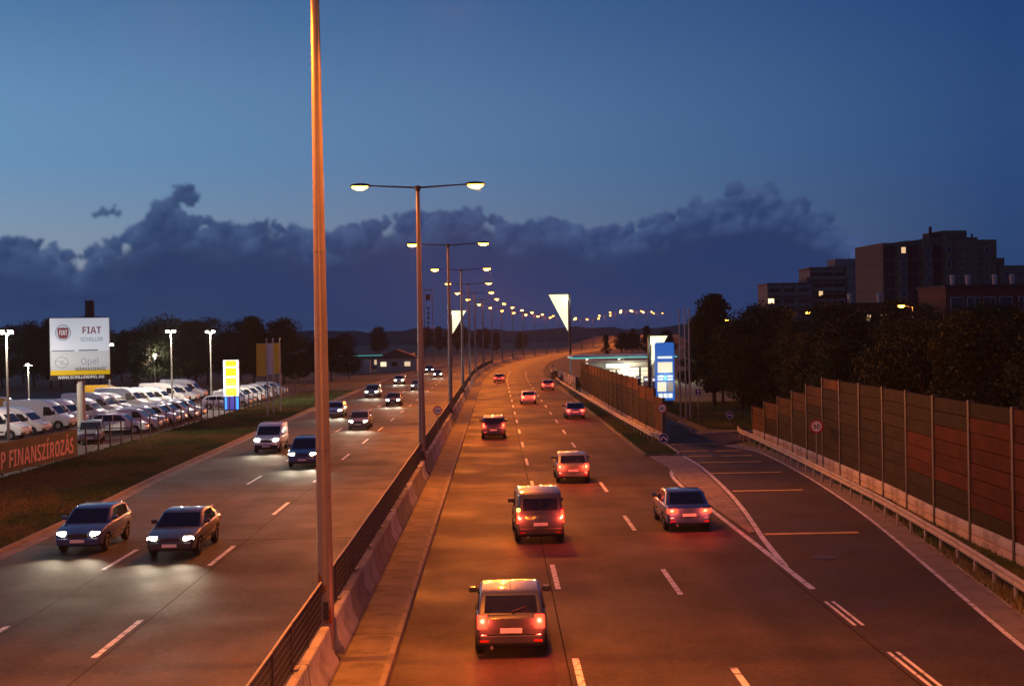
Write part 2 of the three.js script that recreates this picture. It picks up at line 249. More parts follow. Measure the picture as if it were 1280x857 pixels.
// median: kerbed concrete strip
struct('median_strip', ribbon(-4.45, -2.6, -25, 1060, 0.1, 1.5, 6, (x, d) => 0.5 + 1.0 * fbm(x * 1.6 + 70, d * 0.4 + 11, 5)), std({ map: concreteMap, color: rgb(0.36, 0.32, 0.27), bumpMap: concreteBump, bumpScale: 0.003, roughness: 0.93, vertexColors: true }));
const along = (x, d0, d1, step = 8, y = 0) => { const o = []; for (let d = d0; d < d1; d += step) o.push([cx(d) + x, cy(d) + y, d]); o.push([cx(d1) + x, cy(d1) + y, d1]); return o; };
struct('kerb', sweep(along(-2.6, -25, 1060), [[0, -0.05], [0.16, -0.05], [0.14, 0.13], [0.12, 0.15], [0, 0.15]]), M.concreteDark);
struct('kerb', sweep(along(-4.45, -25, 1060), [[-0.12, -0.05], [0, -0.05], [0, 0.13], [-0.1, 0.13]]), M.concretePale);
struct('gutter', sweep(along(0, -25, 420, 6).map((p) => [p[0] + leftEdge(p[2]) - 0.75, p[1], p[2]]), [[0, -0.05], [0.76, -0.05], [0.76, 0.006], [0.15, 0.012], [0.12, 0.1], [0, 0.1]]), M.concreteDark);
{ // lane markings: pieces of paint lying on the carriageways
  const dash = (x, d0, len, w, parent) => part('lane_dash', strip([[x + cx(d0), d0], [x + cx(d0 + len / 2), d0 + len / 2], [x + cx(d0 + len), d0 + len]], w, 0.005), M.paint, parent);
  for (let k = 0; k < 22; k++) { dash(1.69, 13.1 + 12 * k, 4, 0.16, roadR); dash(5.12, 12 + 12 * k, 4, 0.16, roadR); dash(-9.63, 18 + 12.1 * k, 4, 0.16, roadL); dash(-13.02, 17.6 + 12.1 * k, 4, 0.16, roadL); }
  for (const d of [14.6, 20.4, 26.2, 31.8]) { dash(8.9, d, 2.9, 0.09, slip); dash(9.1, d, 2.9, 0.09, slip); }
  const line = (pts, w, n = 8) => part('edge_line', strip(smooth(pts, n), w, 0.006), M.paint, slip);
  line([[8.98, 36.4], [8.96, 43], [8.9, 54.7], [8.92, 62.8], [9.1, 66.5], [9.58, 69.8]], 0.2);
  line([[9.02, 40], [9.43, 45.1], [10.21, 52.9], [10.8, 60.8], [11.27, 71.6], [11.2, 77]], 0.2);
  line([[9.0, 80], [9.0, 140], [9.02, 200]], 0.15, 4);
  part('edge_line', strip(slipCurve.filter((p) => p[1] < 84).map((p) => [p[0] - 0.1, p[1]]), 0.14, 0.007), M.paint, slip);
  const bars = [[9.72, 13.15, 46.4], [10.95, 14.2, 59.2], [11.21, 14.95, 66.9], [11.46, 15.1, 72.6], [11.47, 12.9, 76.5], [13.5, 15.3, 76.3], [11.49, 13.2, 79.9], [13.7, 15.3, 79.6], [11.6, 14.6, 85]];
  for (const [a, b, d] of bars) part('rumble_bar', box(b - a, 0.016, 0.34, (a + b) / 2, 0.012, -d), M.paintYellow, slip);
  part('manhole_cover', cyl(0.42, 0.42, 0.012, 10.6, 0, -41.5, 28), M.darkSteel, slip);
  // tar seams between the paving lanes and across the joints
  const seam = (pts, w, parent) => part('tar_seam', strip(pts, w, 0.003), M.tar, parent);
  seam([[1.5, -20], [1.47, 20], [1.52, 60], [1.48, 190]], 0.035, roadR); seam([[-9.38, -20], [-9.42, 30], [-9.38, 190]], 0.03, roadL); seam([[8.7, -20], [8.72, 40]], 0.04, roadR); seam([[-12.8, -20], [-12.83, 190]], 0.022, roadL);
  for (const d of [24.2, 62.4, 101]) seam([[-2.4, d], [3, d + 0.05], [8.9, d - 0.05]], d > 60 ? 0.16 : 0.05, roadR);
  for (let d = 26; d < 120; d += 5.5) part('tar_seam', strip([[-3.66, d], [-3.1, d + 0.03], [-2.62, d]], 0.03, 0.104), M.tar, roadR);
  for (const d of [47.5, 63, 88]) seam([[leftEdge(d) + 0.2, d - 0.1], [-10, d], [-4.7, d + 0.1]], 0.09, roadL);
}
{ // ribbed setts in the nose between the main line and the slip road
  const w = table([[46.9, 9.45], [52.9, 10.05], [60.8, 10.62], [71.6, 11.08], [76.8, 11.02]]), l = table([[46.9, 9.25], [54, 9.1], [63, 9.08], [70, 9.4], [76.8, 9.1]]), rows = [];
  for (let d = 46.9, i = 0; d < 76.6; d += 0.36, i++) { const a = l(d), b = w(d); if (b - a < 0.12) continue; const n = Math.max(1, Math.round((b - a) / 0.42)); for (let k = 0; k < n; k++) { const x0 = mix(a, b, k / n), x1 = mix(a, b, (k + 1) / n), h = 0.05 + 0.014 * vn(k * 3.1 + i, i * 1.7); rows.push(rbox(x1 - x0 - 0.02, h, 0.27, (x0 + x1) / 2, h / 2, -d, 0.015)); } }
  const g = merge(rows); metresUV(g); const o = struct('paved_nose', g, std({ map: concreteMap, color: rgb(0.85, 0.72, 0.64), roughness: 0.85 })); o.userData = { kind: 'stuff', label: 'ribbed stone setts filling the nose between motorway and slip road', category: 'setts' };
}
{ // car park beyond the fence
  struct('parking_lot', polygon([[-27.9, 62], [-27.75, 80], [-27.8, 130], [-27.4, 200], [-70, 200], [-70, 62]], -0.02), std({ map: asphaltMap, color: rgb(1.5, 1.45, 1.4), roughness: 0.85, bumpMap: asphaltBump, bumpScale: 0.005 }));
}
{ // far embankment that carries the rising road
  const pos = [], idx = []; let n = 0; for (let d = 600; d <= 1060; d += 10) { const y = cy(d) - 0.05, c = cx(d); pos.push(c - 21 - y * 1.6, -0.1, -d, c - 21, y, -d, c + 11, y, -d, c + 11 + y * 1.6, -0.1, -d); n++; }
  for (let i = 0; i < n - 1; i++) for (let k = 0; k < 3; k++) { const a = i * 4 + k, b = a + 1, c = a + 4, e = c + 1; idx.push(a, b, c, b, e, c); }
  const g = new THREE.BufferGeometry(); g.setAttribute('position', new THREE.Float32BufferAttribute(pos, 3)); { const uv = []; for (let i = 0; i < pos.length; i += 3) uv.push(pos[i], pos[i + 2]); g.setAttribute('uv', new THREE.Float32BufferAttribute(uv, 2)); } g.setIndex(idx); g.computeVertexNormals(); struct('embankment', g, M.grass);
}
{ // grass: tufts on the bank to the left and on the verges to the right
  const blade = (a, h, w, lean) => { const g = new THREE.BufferGeometry(); g.setAttribute('position', new THREE.Float32BufferAttribute([-w, 0, 0, w, 0, 0, lean, h, lean * 0.5], 3)); g.setAttribute('uv', new THREE.Float32BufferAttribute([0, 0, 1, 0, 0.5, 1], 2)); g.rotateY(a); g.computeVertexNormals(); return g; };
  const r = rng(91), bl = []; for (let i = 0; i < 9; i++) { const b = blade(r() * 6.28, 0.05 + 0.07 * r(), 0.012 + 0.012 * r(), (r() - 0.5) * 0.12); b.translate((r() - 0.5) * 0.22, 0, (r() - 0.5) * 0.22); bl.push(b); }
  const tuft = mergeGeometries(bl), mat = std({ color: rgb(1, 1, 1), roughness: 1, side: THREE.DoubleSide });
  const lay = (name, label, n, seed, put) => {
    const q = rng(seed), im = cast(new THREE.InstancedMesh(tuft, mat, n)), m = new THREE.Matrix4(), c = new THREE.Color(); im.name = name; im.userData = { kind: 'stuff', label, category: 'grass' };
    for (let i = 0; i < n; i++) { const [x, y, d, s] = put(q); const dry = sstep(0.42, 0.66, fbm(x * 0.35 + 3, d * 0.2, 4)); m.makeRotationY(q() * 6.28); m.scale(V3(s, s * (0.7 + 0.7 * q()), s)); m.setPosition(x, y, -d); im.setMatrixAt(i, m); const k = 0.95 + 1.1 * q(); im.setColorAt(i, c.setRGB(mix(0.055, 0.12, dry) * k, mix(0.085, 0.1, dry) * k, mix(0.022, 0.034, dry) * k)); }
    scene.add(im);
  };
  lay('bank_grass', 'rough grass bank between left carriageway and the van lot fence', 60000, 3, (q) => { const d = 36 + 150 * Math.pow(q(), 1.5), a = -27.9, b = leftEdge(d) - 0.8; return [mix(a, b, q()), -0.06, d, 0.7 + 0.8 * q()]; });
  lay('wall_foot_grass', 'dry tufted grass between guardrail, gutter and red noise wall', 24000, 4, (q) => { const d = 27 + 58 * q(), e = table(slipEdge.map((p) => [p[1], p[0]]))(Math.min(d, 76)); return [mix(e + 0.95, wallX(d) - 0.15, q()), 0.05, d, 0.7 + 0.9 * q()]; });
  lay('island_grass', 'short grass on the narrow island under the brown noise wall', 9000, 5, (q) => { const d = 77.6 + 100 * q() * q(); return [mix(9.15, 10.9, q()), 0.08, d, 0.6 + 0.5 * q()]; });
  lay('roadside_grass', 'dark lawn under the trees beyond the slip road junction', 16000, 6, (q) => { const d = 94.5 + 40 * q(); return [mix(16.2 + Math.max(0, (97 - d)) * 1.2, 40, q() * q()), 0.1, d, 0.8 + 0.7 * q()]; });
}
function wallX(d) { return table([[20, 14.9], [30, 15.6], [39, 16.02], [46.6, 16.27], [55, 16.85], [60, 17.0], [68, 17.35], [76, 17.58], [90, 17.62]])(d); }

{ // wooded rise that closes the horizon
  const pos = [], uv = [], idx = []; const n = 240; for (let i = 0; i <= n; i++) { const a = -1.1 + 2.2 * i / n, R = 1500, h = 6 + 16 * fbm(i * 0.09, 4.4, 5) + 5 * vn(i * 0.9, 1.2); for (const [rr, y] of [[R, -1], [R + 60, h], [R + 400, h * 0.9]]) { pos.push(rr * Math.sin(a), y, -rr * Math.cos(a)); uv.push(rr * a, y + rr); } }
  for (let i = 0; i < n; i++) for (let k = 0; k < 2; k++) { const a = i * 3 + k, b = a + 1, c = a + 3, e = c + 1; idx.push(a, c, b, b, c, e); }
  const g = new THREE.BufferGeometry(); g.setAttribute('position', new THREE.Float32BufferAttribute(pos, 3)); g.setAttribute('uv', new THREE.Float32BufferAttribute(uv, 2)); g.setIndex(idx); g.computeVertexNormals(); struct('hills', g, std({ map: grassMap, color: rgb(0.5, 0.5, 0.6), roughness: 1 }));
}

// ---------------------------------------------------------------- street lamps on the median
const POLES = [29.1, 67.3, 109.5, 150, 190, 230, 270, 310, 350, 390, 430, 470, 510, 550, 590, 630, 670, 710, 745, 780, 815, 850, 885];
function lampPost() {
  const t = new THREE.Group(); t.name = 'street_lamp';
  const prof = []; const H = 15.3, rr = (y) => mix(0.195, 0.1, y / H);
  for (const y of [0.02, 1.6, 3.2, 4.9, 4.93, 4.96, 7.5, 9.4, 9.43, 9.46, 12, 14.9, H]) prof.push(new THREE.Vector2(rr(y) + (y === 4.93 || y === 9.43 ? 0.014 : 0), y));
  const pg = new THREE.LatheGeometry(prof, 20); const uv = pg.attributes.uv, pp = pg.attributes.position; for (let i = 0; i < uv.count; i++) uv.setXY(i, uv.getX(i), pp.getY(i) / H);
  part('pole', pg, M.pole, t);
  part('base_flange', merge([cyl(0.3, 0.3, 0.04, 0, 0.1, 0, 20), ...[0, 1, 2, 3].map((k) => cyl(0.035, 0.03, 0.09, 0.24 * Math.cos(k * 1.571 + 0.78), 0.12, 0.24 * Math.sin(k * 1.571 + 0.78), 8))]), M.darkSteel, t);
  part('access_door', rbox(0.13, 0.42, 0.05, 0.02, 1.25, 0.165, 0.015), M.darkSteel, t);
  part('bracket', merge([new THREE.LatheGeometry([[0.1, 15.15], [0.13, 15.2], [0.17, 15.42], [0.1, 15.46], [0.001, 15.46]].map((p) => new THREE.Vector2(...p)), 16)]), M.darkSteel, t);
  for (const s of [-1, 1]) {
    part('arm', bar([s * 0.08, 15.36, 0], [s * 2.62, 15.5, 0], 0.05, 0.036, 10), M.darkSteel, t);
    const hg = new THREE.SphereGeometry(1, 20, 12, 0, 6.2832, 0, Math.PI / 2); hg.scale(0.54, 0.14, 0.24); hg.translate(s * 3.02, 15.5, 0); const head = part('lamp_head', merge([hg, rbox(1.06, 0.05, 0.47, s * 3.02, 15.49, 0, 0.02)]), M.darkSteel, t);
    const lg = new THREE.SphereGeometry(1, 18, 10, 0, 6.2832, Math.PI / 2, Math.PI / 2); lg.scale(0.42, 0.2, 0.22); lg.translate(s * 3.06, 15.465, 0); part('lamp_glass', lg, M.lampBowl, head);
    const L = new THREE.SpotLight(SODIUM, LAMP_CD, 0, 89 * DEG, 0.42); L.position.set(s * 3.06, 15.2, 0); L.target.position.set(s * 3.06, 0, 0); L.castShadow = true; L.shadow.radius = 6; L.name = 'sodium_light'; t.add(L, L.target);
  }
  return t;
}
{
  const proto = lampPost();
  POLES.forEach((d, i) => {
    const c = proto.clone(); c.name = numbered('street_lamp'); c.position.set(cx(d) - 4.0, cy(d), -d);
    const label = i === 0 ? 'tall worn lamp pole rising out of the frame beside the median fence' : `double-armed sodium street lamp on the median, ${ORD[i]} pole from the camera`;
    c.userData = { label, category: 'street lamp', group: 'street lamps along the median' };
    c.rotation.y = -Math.atan(d < 200 ? 0 : (d - 200) / 2000); scene.add(c);
  });
  // the row goes on behind the camera; those lamps light what faces it
  [-10, -50].forEach((d, i) => { const c = proto.clone(); c.name = numbered('street_lamp'); c.position.set(-4, 0, -d); c.userData = { label: i ? 'double-armed street lamp out of view, second behind the camera' : 'double-armed street lamp out of view, first behind the camera', category: 'street lamp', group: 'street lamps along the median' }; scene.add(c); });
}
// ---------------------------------------------------------------- median barrier and its fence
{
  const prof = [[-0.3, 0.02], [0.3, 0.02], [0.3, 0.12], [0.16, 0.36], [0.11, 0.84], [0.08, 0.87], [-0.08, 0.87], [-0.11, 0.84], [-0.16, 0.36], [-0.3, 0.12]];
  const t = thing('median_barrier', 'row of grey concrete barrier blocks with mortar gaps along the median', 'barrier');
  const r = rng(8), mats = [M.concrete, M.concreteDark, std({ map: concreteMap, color: rgb(0.85, 0.8, 0.72), bumpMap: concreteBump, bumpScale: 0.008, roughness: 0.9 })];
  for (let i = 0; i < POLES.length - 9; i++) {
    const a = (i ? POLES[i - 1] : 12) + (i ? 0.5 : 0), b = POLES[i] - 0.42, n = Math.round((b - a) / 3.1), L = (b - a) / n;
    if (a > 420) break;
    for (let k = 0; k < n; k++) { const d0 = a + k * L + 0.03, d1 = a + (k + 1) * L - 0.03, j = (r() - 0.5) * 0.03, y = 0.09 + (r() - 0.5) * 0.02; part('barrier_block', sweep([[cx(d0) - 3.97 + j, y, d0], [cx(d1) - 3.97 + j * 0.4, y, d1]], prof), mats[Math.floor(r() * 3)], t); }
  }
  const f = thing('median_fence', 'low wire mesh fence with pale top rail standing on the barrier', 'fence');
  const X = -4.06, y0 = 1.0, y1 = 1.9;
  for (let i = 0; i < 8; i++) {
    const a = (i ? POLES[i - 1] : 14) + (i ? 0.26 : 0), b = POLES[i] - 0.26, n = Math.round((b - a) / 2), L = (b - a) / n;
    for (let k = 0; k < n; k++) {
      const d0 = a + k * L, d1 = d0 + L, x0 = cx(d0) + X, x1 = cx(d1) + X, near = d0 < 110;
      const wob = 0.03 * vn(d0 * 0.7, 2.2), wob1 = 0.03 * vn(d1 * 0.7, 2.2);
      const rail = part('top_rail', bar([x0, y1 + wob, -d0 - 0.01], [x1, y1 + wob1, -d1 + 0.01], 0.026, 0.026, 8), M.galv, f);
      part('post', box(0.05, y1 - 0.86, 0.05, x0, (y1 + 0.86) / 2 - 0.02, -d0), M.darkSteel, f);
      const g = [box(0.03, 0.03, L - 0.06, (x0 + x1) / 2, y0, -(d0 + d1) / 2)], st = d0 < 70 ? 0.055 : near ? 0.08 : 0.16;
      for (let q = st; q < L - 0.02; q += st) g.push(box(0.007, y1 - y0 - 0.02, 0.009, mix(x0, x1, q / L), (y0 + y1) / 2, -d0 - q));
      for (let yy = y0 + 0.15; yy < y1 - 0.05; yy += 0.15) g.push(box(0.007, 0.006, L - 0.06, (x0 + x1) / 2 + 0.008, yy, -(d0 + d1) / 2));
      const m = part('wire_panel', merge(g), M.darkSteel, f); m.userData = { kind: 'stuff' };
      if (near && k % 2) part('anchor_foot', box(0.14, 0.05, 0.3, x0 + 0.02, 0.985, -d0 - 0.3), M.galv, f);
    }
  }
}
// ---------------------------------------------------------------- guardrails
{
  const W = [[0, 0.44], [0.03, 0.44], [0.085, 0.5], [0.085, 0.545], [0.03, 0.59], [0.03, 0.62], [0.085, 0.665], [0.085, 0.71], [0.03, 0.76], [0, 0.76], [0, 0.75], [0.022, 0.75], [0.075, 0.705], [0.075, 0.67], [0.02, 0.625], [0.02, 0.585], [0.075, 0.54], [0.075, 0.505], [0.024, 0.45], [0, 0.45]];
  function guardrail(label, pts, step, side) {
    const t = thing('guardrail', label, 'guardrail'); const cur = new THREE.CatmullRomCurve3(pts.map((p) => V3(p[0], 0, p[1]))), len = cur.getLength(), n = Math.round(len / step), prof = W.map(([o, y]) => [o * side, y]); const all = cur.getSpacedPoints(n * 2);
    if (side < 0) prof.reverse();
    for (let i = 0; i < n; i++) {
      const seg = [all[i * 2], all[i * 2 + 1], all[i * 2 + 2]].map((p) => [p.x, 0.04, p.z]); part('rail_beam', sweep(seg, prof), M.galv, t);
      const p = all[i * 2 + 1], q = all[i * 2]; for (const s of step > 3 ? [p, q] : [p]) part('post', box(0.07, 0.74, 0.11, s.x - 0.05 * side, 0.4, -s.z), M.galv, t);
    }
  }
  guardrail('galvanised guardrail on posts in front of the red noise wall', [[12.6, 22], [13.2, 28], [13.9, 34.9], [14.4, 39.8], [14.72, 43.6], [15.05, 47.9], [15.3, 51.6], [15.85, 63], [16.3, 74], [16.6, 83], [16.7, 87.5], [17.1, 90]], 4, -1);
  guardrail('long guardrail hugging the brown noise wall, its end wrapped round', [[11.05, 84.1], [10.75, 84.35], [10.45, 85], [10.38, 87], [10.28, 95], [10.1, 104], [9.85, 132], [9.55, 165], [9.45, 190], [9.75, 215], [10.35, 238], [11.6, 270], [13.4, 300]], 4, -1);
}
// ---------------------------------------------------------------- noise walls
const woodFibre = tex(256, 256, (u, v, j, i) => 0.42 + 0.8 * fbm(u * 5, v * 5, 5, 5) + 0.3 * (fbm(u * 48, v * 6, 3, 6) - 0.5) + 0.12 * (speckA[i * 256 + j] - 0.5), 3, false);
const wallMat = (r, g, b) => new THREE.MeshPhysicalMaterial({ specularIntensity: 0.2, color: rgb(r, g, b), roughness: 0.85, bumpMap: ribBump, bumpScale: 0.012, map: woodFibre });
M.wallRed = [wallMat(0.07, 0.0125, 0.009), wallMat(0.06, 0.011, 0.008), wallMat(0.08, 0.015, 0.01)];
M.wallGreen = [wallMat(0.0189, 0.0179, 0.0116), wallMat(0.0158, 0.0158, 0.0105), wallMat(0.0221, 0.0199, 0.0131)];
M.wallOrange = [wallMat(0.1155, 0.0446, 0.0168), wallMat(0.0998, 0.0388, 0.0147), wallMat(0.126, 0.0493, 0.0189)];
function noiseWall(name, label, pts, rowsOf, colourOf, rowH, plinth, plinthRows, y0, seed) {
  const t = thing(name, label, 'noise wall'), r = rng(seed);
  for (let i = 0; i < pts.length; i++) {
    const [x0, d0] = pts[i]; const top = Math.max(rowsOf(i - 1), rowsOf(Math.min(i, pts.length - 2))) * rowH + plinth + y0;
    part('post', box(0.2, top + 0.04, 0.16, x0, (top + 0.04) / 2 + 0.02, -d0), M.darkSteel, t);
    if (i === pts.length - 1) break;
    const [x1, d1] = pts[i + 1], L = Math.hypot(x1 - x0, d1 - d0) - 0.17, a = Math.atan2(x1 - x0, d1 - d0), X = (x0 + x1) / 2, D = (d0 + d1) / 2;
    for (let k = 0; k < plinthRows; k++) { const h = plinth / plinthRows, g = rbox(0.14, h - 0.018, L, 0, 0, 0, 0.012); metresUV(g); g.rotateY(-a); g.translate(X - 0.01 * r(), y0 + (k + 0.5) * h, -D); part('concrete_slab', g, M.concretePale, t); }
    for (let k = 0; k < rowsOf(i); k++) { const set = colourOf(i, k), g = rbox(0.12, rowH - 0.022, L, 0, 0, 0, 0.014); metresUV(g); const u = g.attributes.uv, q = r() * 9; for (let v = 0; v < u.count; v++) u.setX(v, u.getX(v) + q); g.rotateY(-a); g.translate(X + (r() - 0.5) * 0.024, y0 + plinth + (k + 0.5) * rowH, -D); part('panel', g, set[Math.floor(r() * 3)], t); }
  }
}
{
  const pts = []; for (let d = 27.2, i = 0; i <= 15; i++, d += 4) pts.push([wallX(d), d]);
  const rows = [8, 8, 8, 8, 8, 8, 8, 8, 8, 8, 7, 6, 5, 4, 3].map((v, i) => v), R = (i) => rows[clamp(i, 0, 14)];
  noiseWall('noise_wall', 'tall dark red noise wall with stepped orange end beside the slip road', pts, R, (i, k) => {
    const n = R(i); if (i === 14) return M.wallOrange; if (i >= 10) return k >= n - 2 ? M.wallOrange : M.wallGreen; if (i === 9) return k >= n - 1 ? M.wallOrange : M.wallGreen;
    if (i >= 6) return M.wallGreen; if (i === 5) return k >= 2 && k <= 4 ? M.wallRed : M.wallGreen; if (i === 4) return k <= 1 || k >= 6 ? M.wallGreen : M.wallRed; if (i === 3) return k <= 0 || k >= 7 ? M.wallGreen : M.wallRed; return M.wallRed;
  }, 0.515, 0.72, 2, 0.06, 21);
  // the wall between motorway and slip road: stepped brown border round a dark field
  const p2 = [], X2 = table([[86.4, 11.32], [98, 11.05], [116, 10.85], [133, 10.8], [160, 10.62]]); for (let i = 0; i <= 18; i++) { const d = 86.4 + i * 4.05; p2.push([X2(d), d]); }
  const rr = [5, 6, 6, 7, 7, 7, 7, 7, 7, 7, 7, 7, 7, 7, 7, 7, 7, 7];
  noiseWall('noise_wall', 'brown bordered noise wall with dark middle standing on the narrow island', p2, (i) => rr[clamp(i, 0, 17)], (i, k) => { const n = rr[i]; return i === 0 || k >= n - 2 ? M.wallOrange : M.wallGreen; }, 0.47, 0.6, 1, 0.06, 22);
  const p3 = []; for (let i = 0; i <= 14; i++) { const d = 163 + i * 4; p3.push([10.2 - 0.55 * (i / 14) + cx(d), d]); }
  const grey = [M.concrete, M.concreteDark, M.concretePale];
  noiseWall('noise_wall', 'low pale concrete wall continuing past the brown noise wall', p3, () => 4, () => grey, 0.42, 0.35, 1, 0.06, 23);
}

// ---------------------------------------------------------------- vehicles (front towards +x in their own axes)
M.glass = std({ color: rgb(0.012, 0.014, 0.017), roughness: 0.06, metalness: 0 });
M.tyre = std({ color: rgb(0.016, 0.016, 0.016), roughness: 0.9 });
M.rim = std({ color: rgb(0.45, 0.45, 0.46), metalness: 0.8, roughness: 0.35 });
M.trim = std({ color: rgb(0.02, 0.02, 0.021), roughness: 0.65 });
M.plate = std({ color: rgb(0.7, 0.7, 0.66), roughness: 0.5 });
const lacquer = (r, g, b, metal = 0) => new THREE.MeshPhysicalMaterial({ color: rgb(r, g, b), roughness: 0.42, metalness: metal, clearcoat: 1, clearcoatRoughness: 0.06 });
M.white = lacquer(0.72, 0.72, 0.7); M.yellowPaint = lacquer(0.75, 0.42, 0.02); M.silver = lacquer(0.4, 0.41, 0.42, 0.5); M.darkPaint = lacquer(0.03, 0.035, 0.045, 0.2); M.bluePaint = lacquer(0.03, 0.06, 0.16, 0.2); M.redPaint = lacquer(0.28, 0.02, 0.018); M.greyPaint = lacquer(0.14, 0.145, 0.15, 0.4);
M.headOff = new THREE.MeshPhysicalMaterial({ color: rgb(0.55, 0.57, 0.6), roughness: 0.12, clearcoat: 1 });
M.tailOff = new THREE.MeshPhysicalMaterial({ color: rgb(0.3, 0.012, 0.01), roughness: 0.2, clearcoat: 1 });
M.headOn = std({ color: rgb(0.9, 0.9, 0.85), emissive: rgb(1, 0.84, 0.56), emissiveIntensity: 26, roughness: 0.2 });
M.tailOn = std({ color: rgb(0.4, 0.01, 0.01), emissive: rgb(1, 0.035, 0.014), emissiveIntensity: 4.2, roughness: 0.3 });
M.amberOn = std({ color: rgb(0.5, 0.25, 0.02), emissive: rgb(1, 0.55, 0.08), emissiveIntensity: 6, roughness: 0.3 });
const SPEC = {
  hatch: { L: 4.05, W: 1.72, belt: 0.93, roof: 1.47, tumble: 0.17, taper: 0.1, wheels: [1.25, -1.24], r: 0.3,
    low: [[2.0, 0.3], [2.02, 0.55], [1.93, 0.72], [1.6, 0.84], [0.95, 0.95], [-1.9, 1.0], [-2.0, 0.92], [-2.03, 0.55], [-1.98, 0.3]],
    up: [[0.98, 0.92], [0.22, 1.4], [-0.1, 1.46], [-1.15, 1.45], [-1.5, 1.38], [-1.93, 0.96]],
    wind: [[0.92, 0.965], [0.28, 1.37]], rear: [[-1.56, 1.36], [-1.86, 1.03]],
    side: [[[0.62, 1.0], [0.14, 1.37], [-0.32, 1.39], [-0.32, 1.0]], [[-0.4, 1.0], [-0.4, 1.39], [-1.1, 1.38], [-1.25, 1.02]], [[-1.32, 1.03], [-1.19, 1.37], [-1.42, 1.33], [-1.6, 1.06]]],
    head: [1.86, 0.68, 0.58, 0.3, 0.17, 0.34], tail: [-1.975, 0.84, 0.66, 0.16, 0.32, 0.24] },
  sedan: { L: 4.5, W: 1.76, belt: 0.92, roof: 1.43, tumble: 0.18, taper: 0.11, wheels: [1.38, -1.3], r: 0.31,
    low: [[2.22, 0.3], [2.25, 0.55], [2.16, 0.7], [1.8, 0.82], [1.0, 0.93], [-1.5, 0.98], [-2.12, 0.98], [-2.22, 0.9], [-2.25, 0.55], [-2.2, 0.3]],
    up: [[1.05, 0.9], [0.3, 1.36], [0, 1.42], [-0.8, 1.42], [-1.05, 1.38], [-1.72, 0.95]],
    wind: [[0.98, 0.945], [0.36, 1.335]], rear: [[-1.1, 1.36], [-1.63, 1.02]],
    side: [[[0.66, 0.98], [0.2, 1.33], [-0.25, 1.36], [-0.25, 0.98]], [[-0.33, 0.98], [-0.33, 1.36], [-0.86, 1.35], [-1.2, 1.02]]],
    head: [2.06, 0.67, 0.6, 0.34, 0.15, 0.36], tail: [-2.195, 0.8, 0.62, 0.16, 0.19, 0.4] },
  wagon: { L: 4.6, W: 1.8, belt: 1.0, roof: 1.65, tumble: 0.15, taper: 0.1, wheels: [1.42, -1.36], r: 0.33,
    low: [[2.26, 0.32], [2.3, 0.6], [2.2, 0.78], [1.85, 0.92], [1.15, 1.03], [-2.2, 1.06], [-2.27, 0.95], [-2.3, 0.6], [-2.26, 0.32]],
    up: [[1.2, 0.99], [0.4, 1.55], [0.05, 1.63], [-1.6, 1.63], [-1.95, 1.55], [-2.22, 1.02]],
    wind: [[1.12, 1.04], [0.46, 1.52]], rear: [[-1.99, 1.5], [-2.19, 1.12]],
    side: [[[0.78, 1.07], [0.28, 1.5], [-0.3, 1.55], [-0.3, 1.07]], [[-0.38, 1.07], [-0.38, 1.55], [-1.15, 1.55], [-1.15, 1.07]], [[-1.23, 1.07], [-1.23, 1.55], [-1.78, 1.52], [-2.0, 1.12]]],
    head: [2.1, 0.76, 0.62, 0.34, 0.17, 0.36], tail: [-2.235, 0.98, 0.72, 0.14, 0.42, 0.2] },
  smallVan: { L: 4.25, W: 1.78, belt: 1.05, roof: 1.86, tumble: 0.09, taper: 0.08, wheels: [1.36, -1.28], r: 0.31,
    low: [[2.08, 0.3], [2.12, 0.6], [2.02, 0.82], [1.7, 0.98], [1.25, 1.07], [-2.07, 1.07], [-2.12, 0.9], [-2.12, 0.34], [-2.08, 0.3]],
    up: [[1.3, 1.04], [0.5, 1.7], [0.2, 1.82], [-0.2, 1.86], [-1.85, 1.84], [-2.04, 1.76], [-2.1, 1.05]],
    wind: [[1.2, 1.12], [0.56, 1.66]], rear: [[-2.05, 1.62], [-2.085, 1.2]],
    side: [[[0.92, 1.1], [0.44, 1.6], [-0.05, 1.66], [-0.05, 1.1]]],
    head: [1.92, 0.84, 0.62, 0.32, 0.22, 0.32], tail: [-2.08, 0.95, 0.78, 0.1, 0.42, 0.12] },
  bigVan: { L: 5.7, W: 2.04, belt: 1.25, roof: 2.55, tumble: 0.075, taper: 0.07, wheels: [1.95, -1.55], r: 0.35,
    low: [[2.78, 0.34], [2.84, 0.62], [2.78, 0.9], [2.5, 1.1], [2.0, 1.25], [-2.8, 1.27], [-2.84, 1.0], [-2.84, 0.42], [-2.8, 0.36]],
    up: [[2.05, 1.22], [1.35, 2.02], [1.05, 2.25], [0.6, 2.46], [0.1, 2.54], [-2.5, 2.52], [-2.76, 2.4], [-2.82, 1.25]],
    wind: [[1.96, 1.33], [1.4, 1.96]], rear: [[-2.785, 2.1], [-2.81, 1.5]],
    side: [[[1.68, 1.3], [1.22, 1.92], [0.72, 1.95], [0.72, 1.22], [1.3, 1.22]]],
    head: [2.62, 0.92, 0.74, 0.3, 0.28, 0.3], tail: [-2.82, 1.15, 0.93, 0.1, 0.6, 0.13] },
};
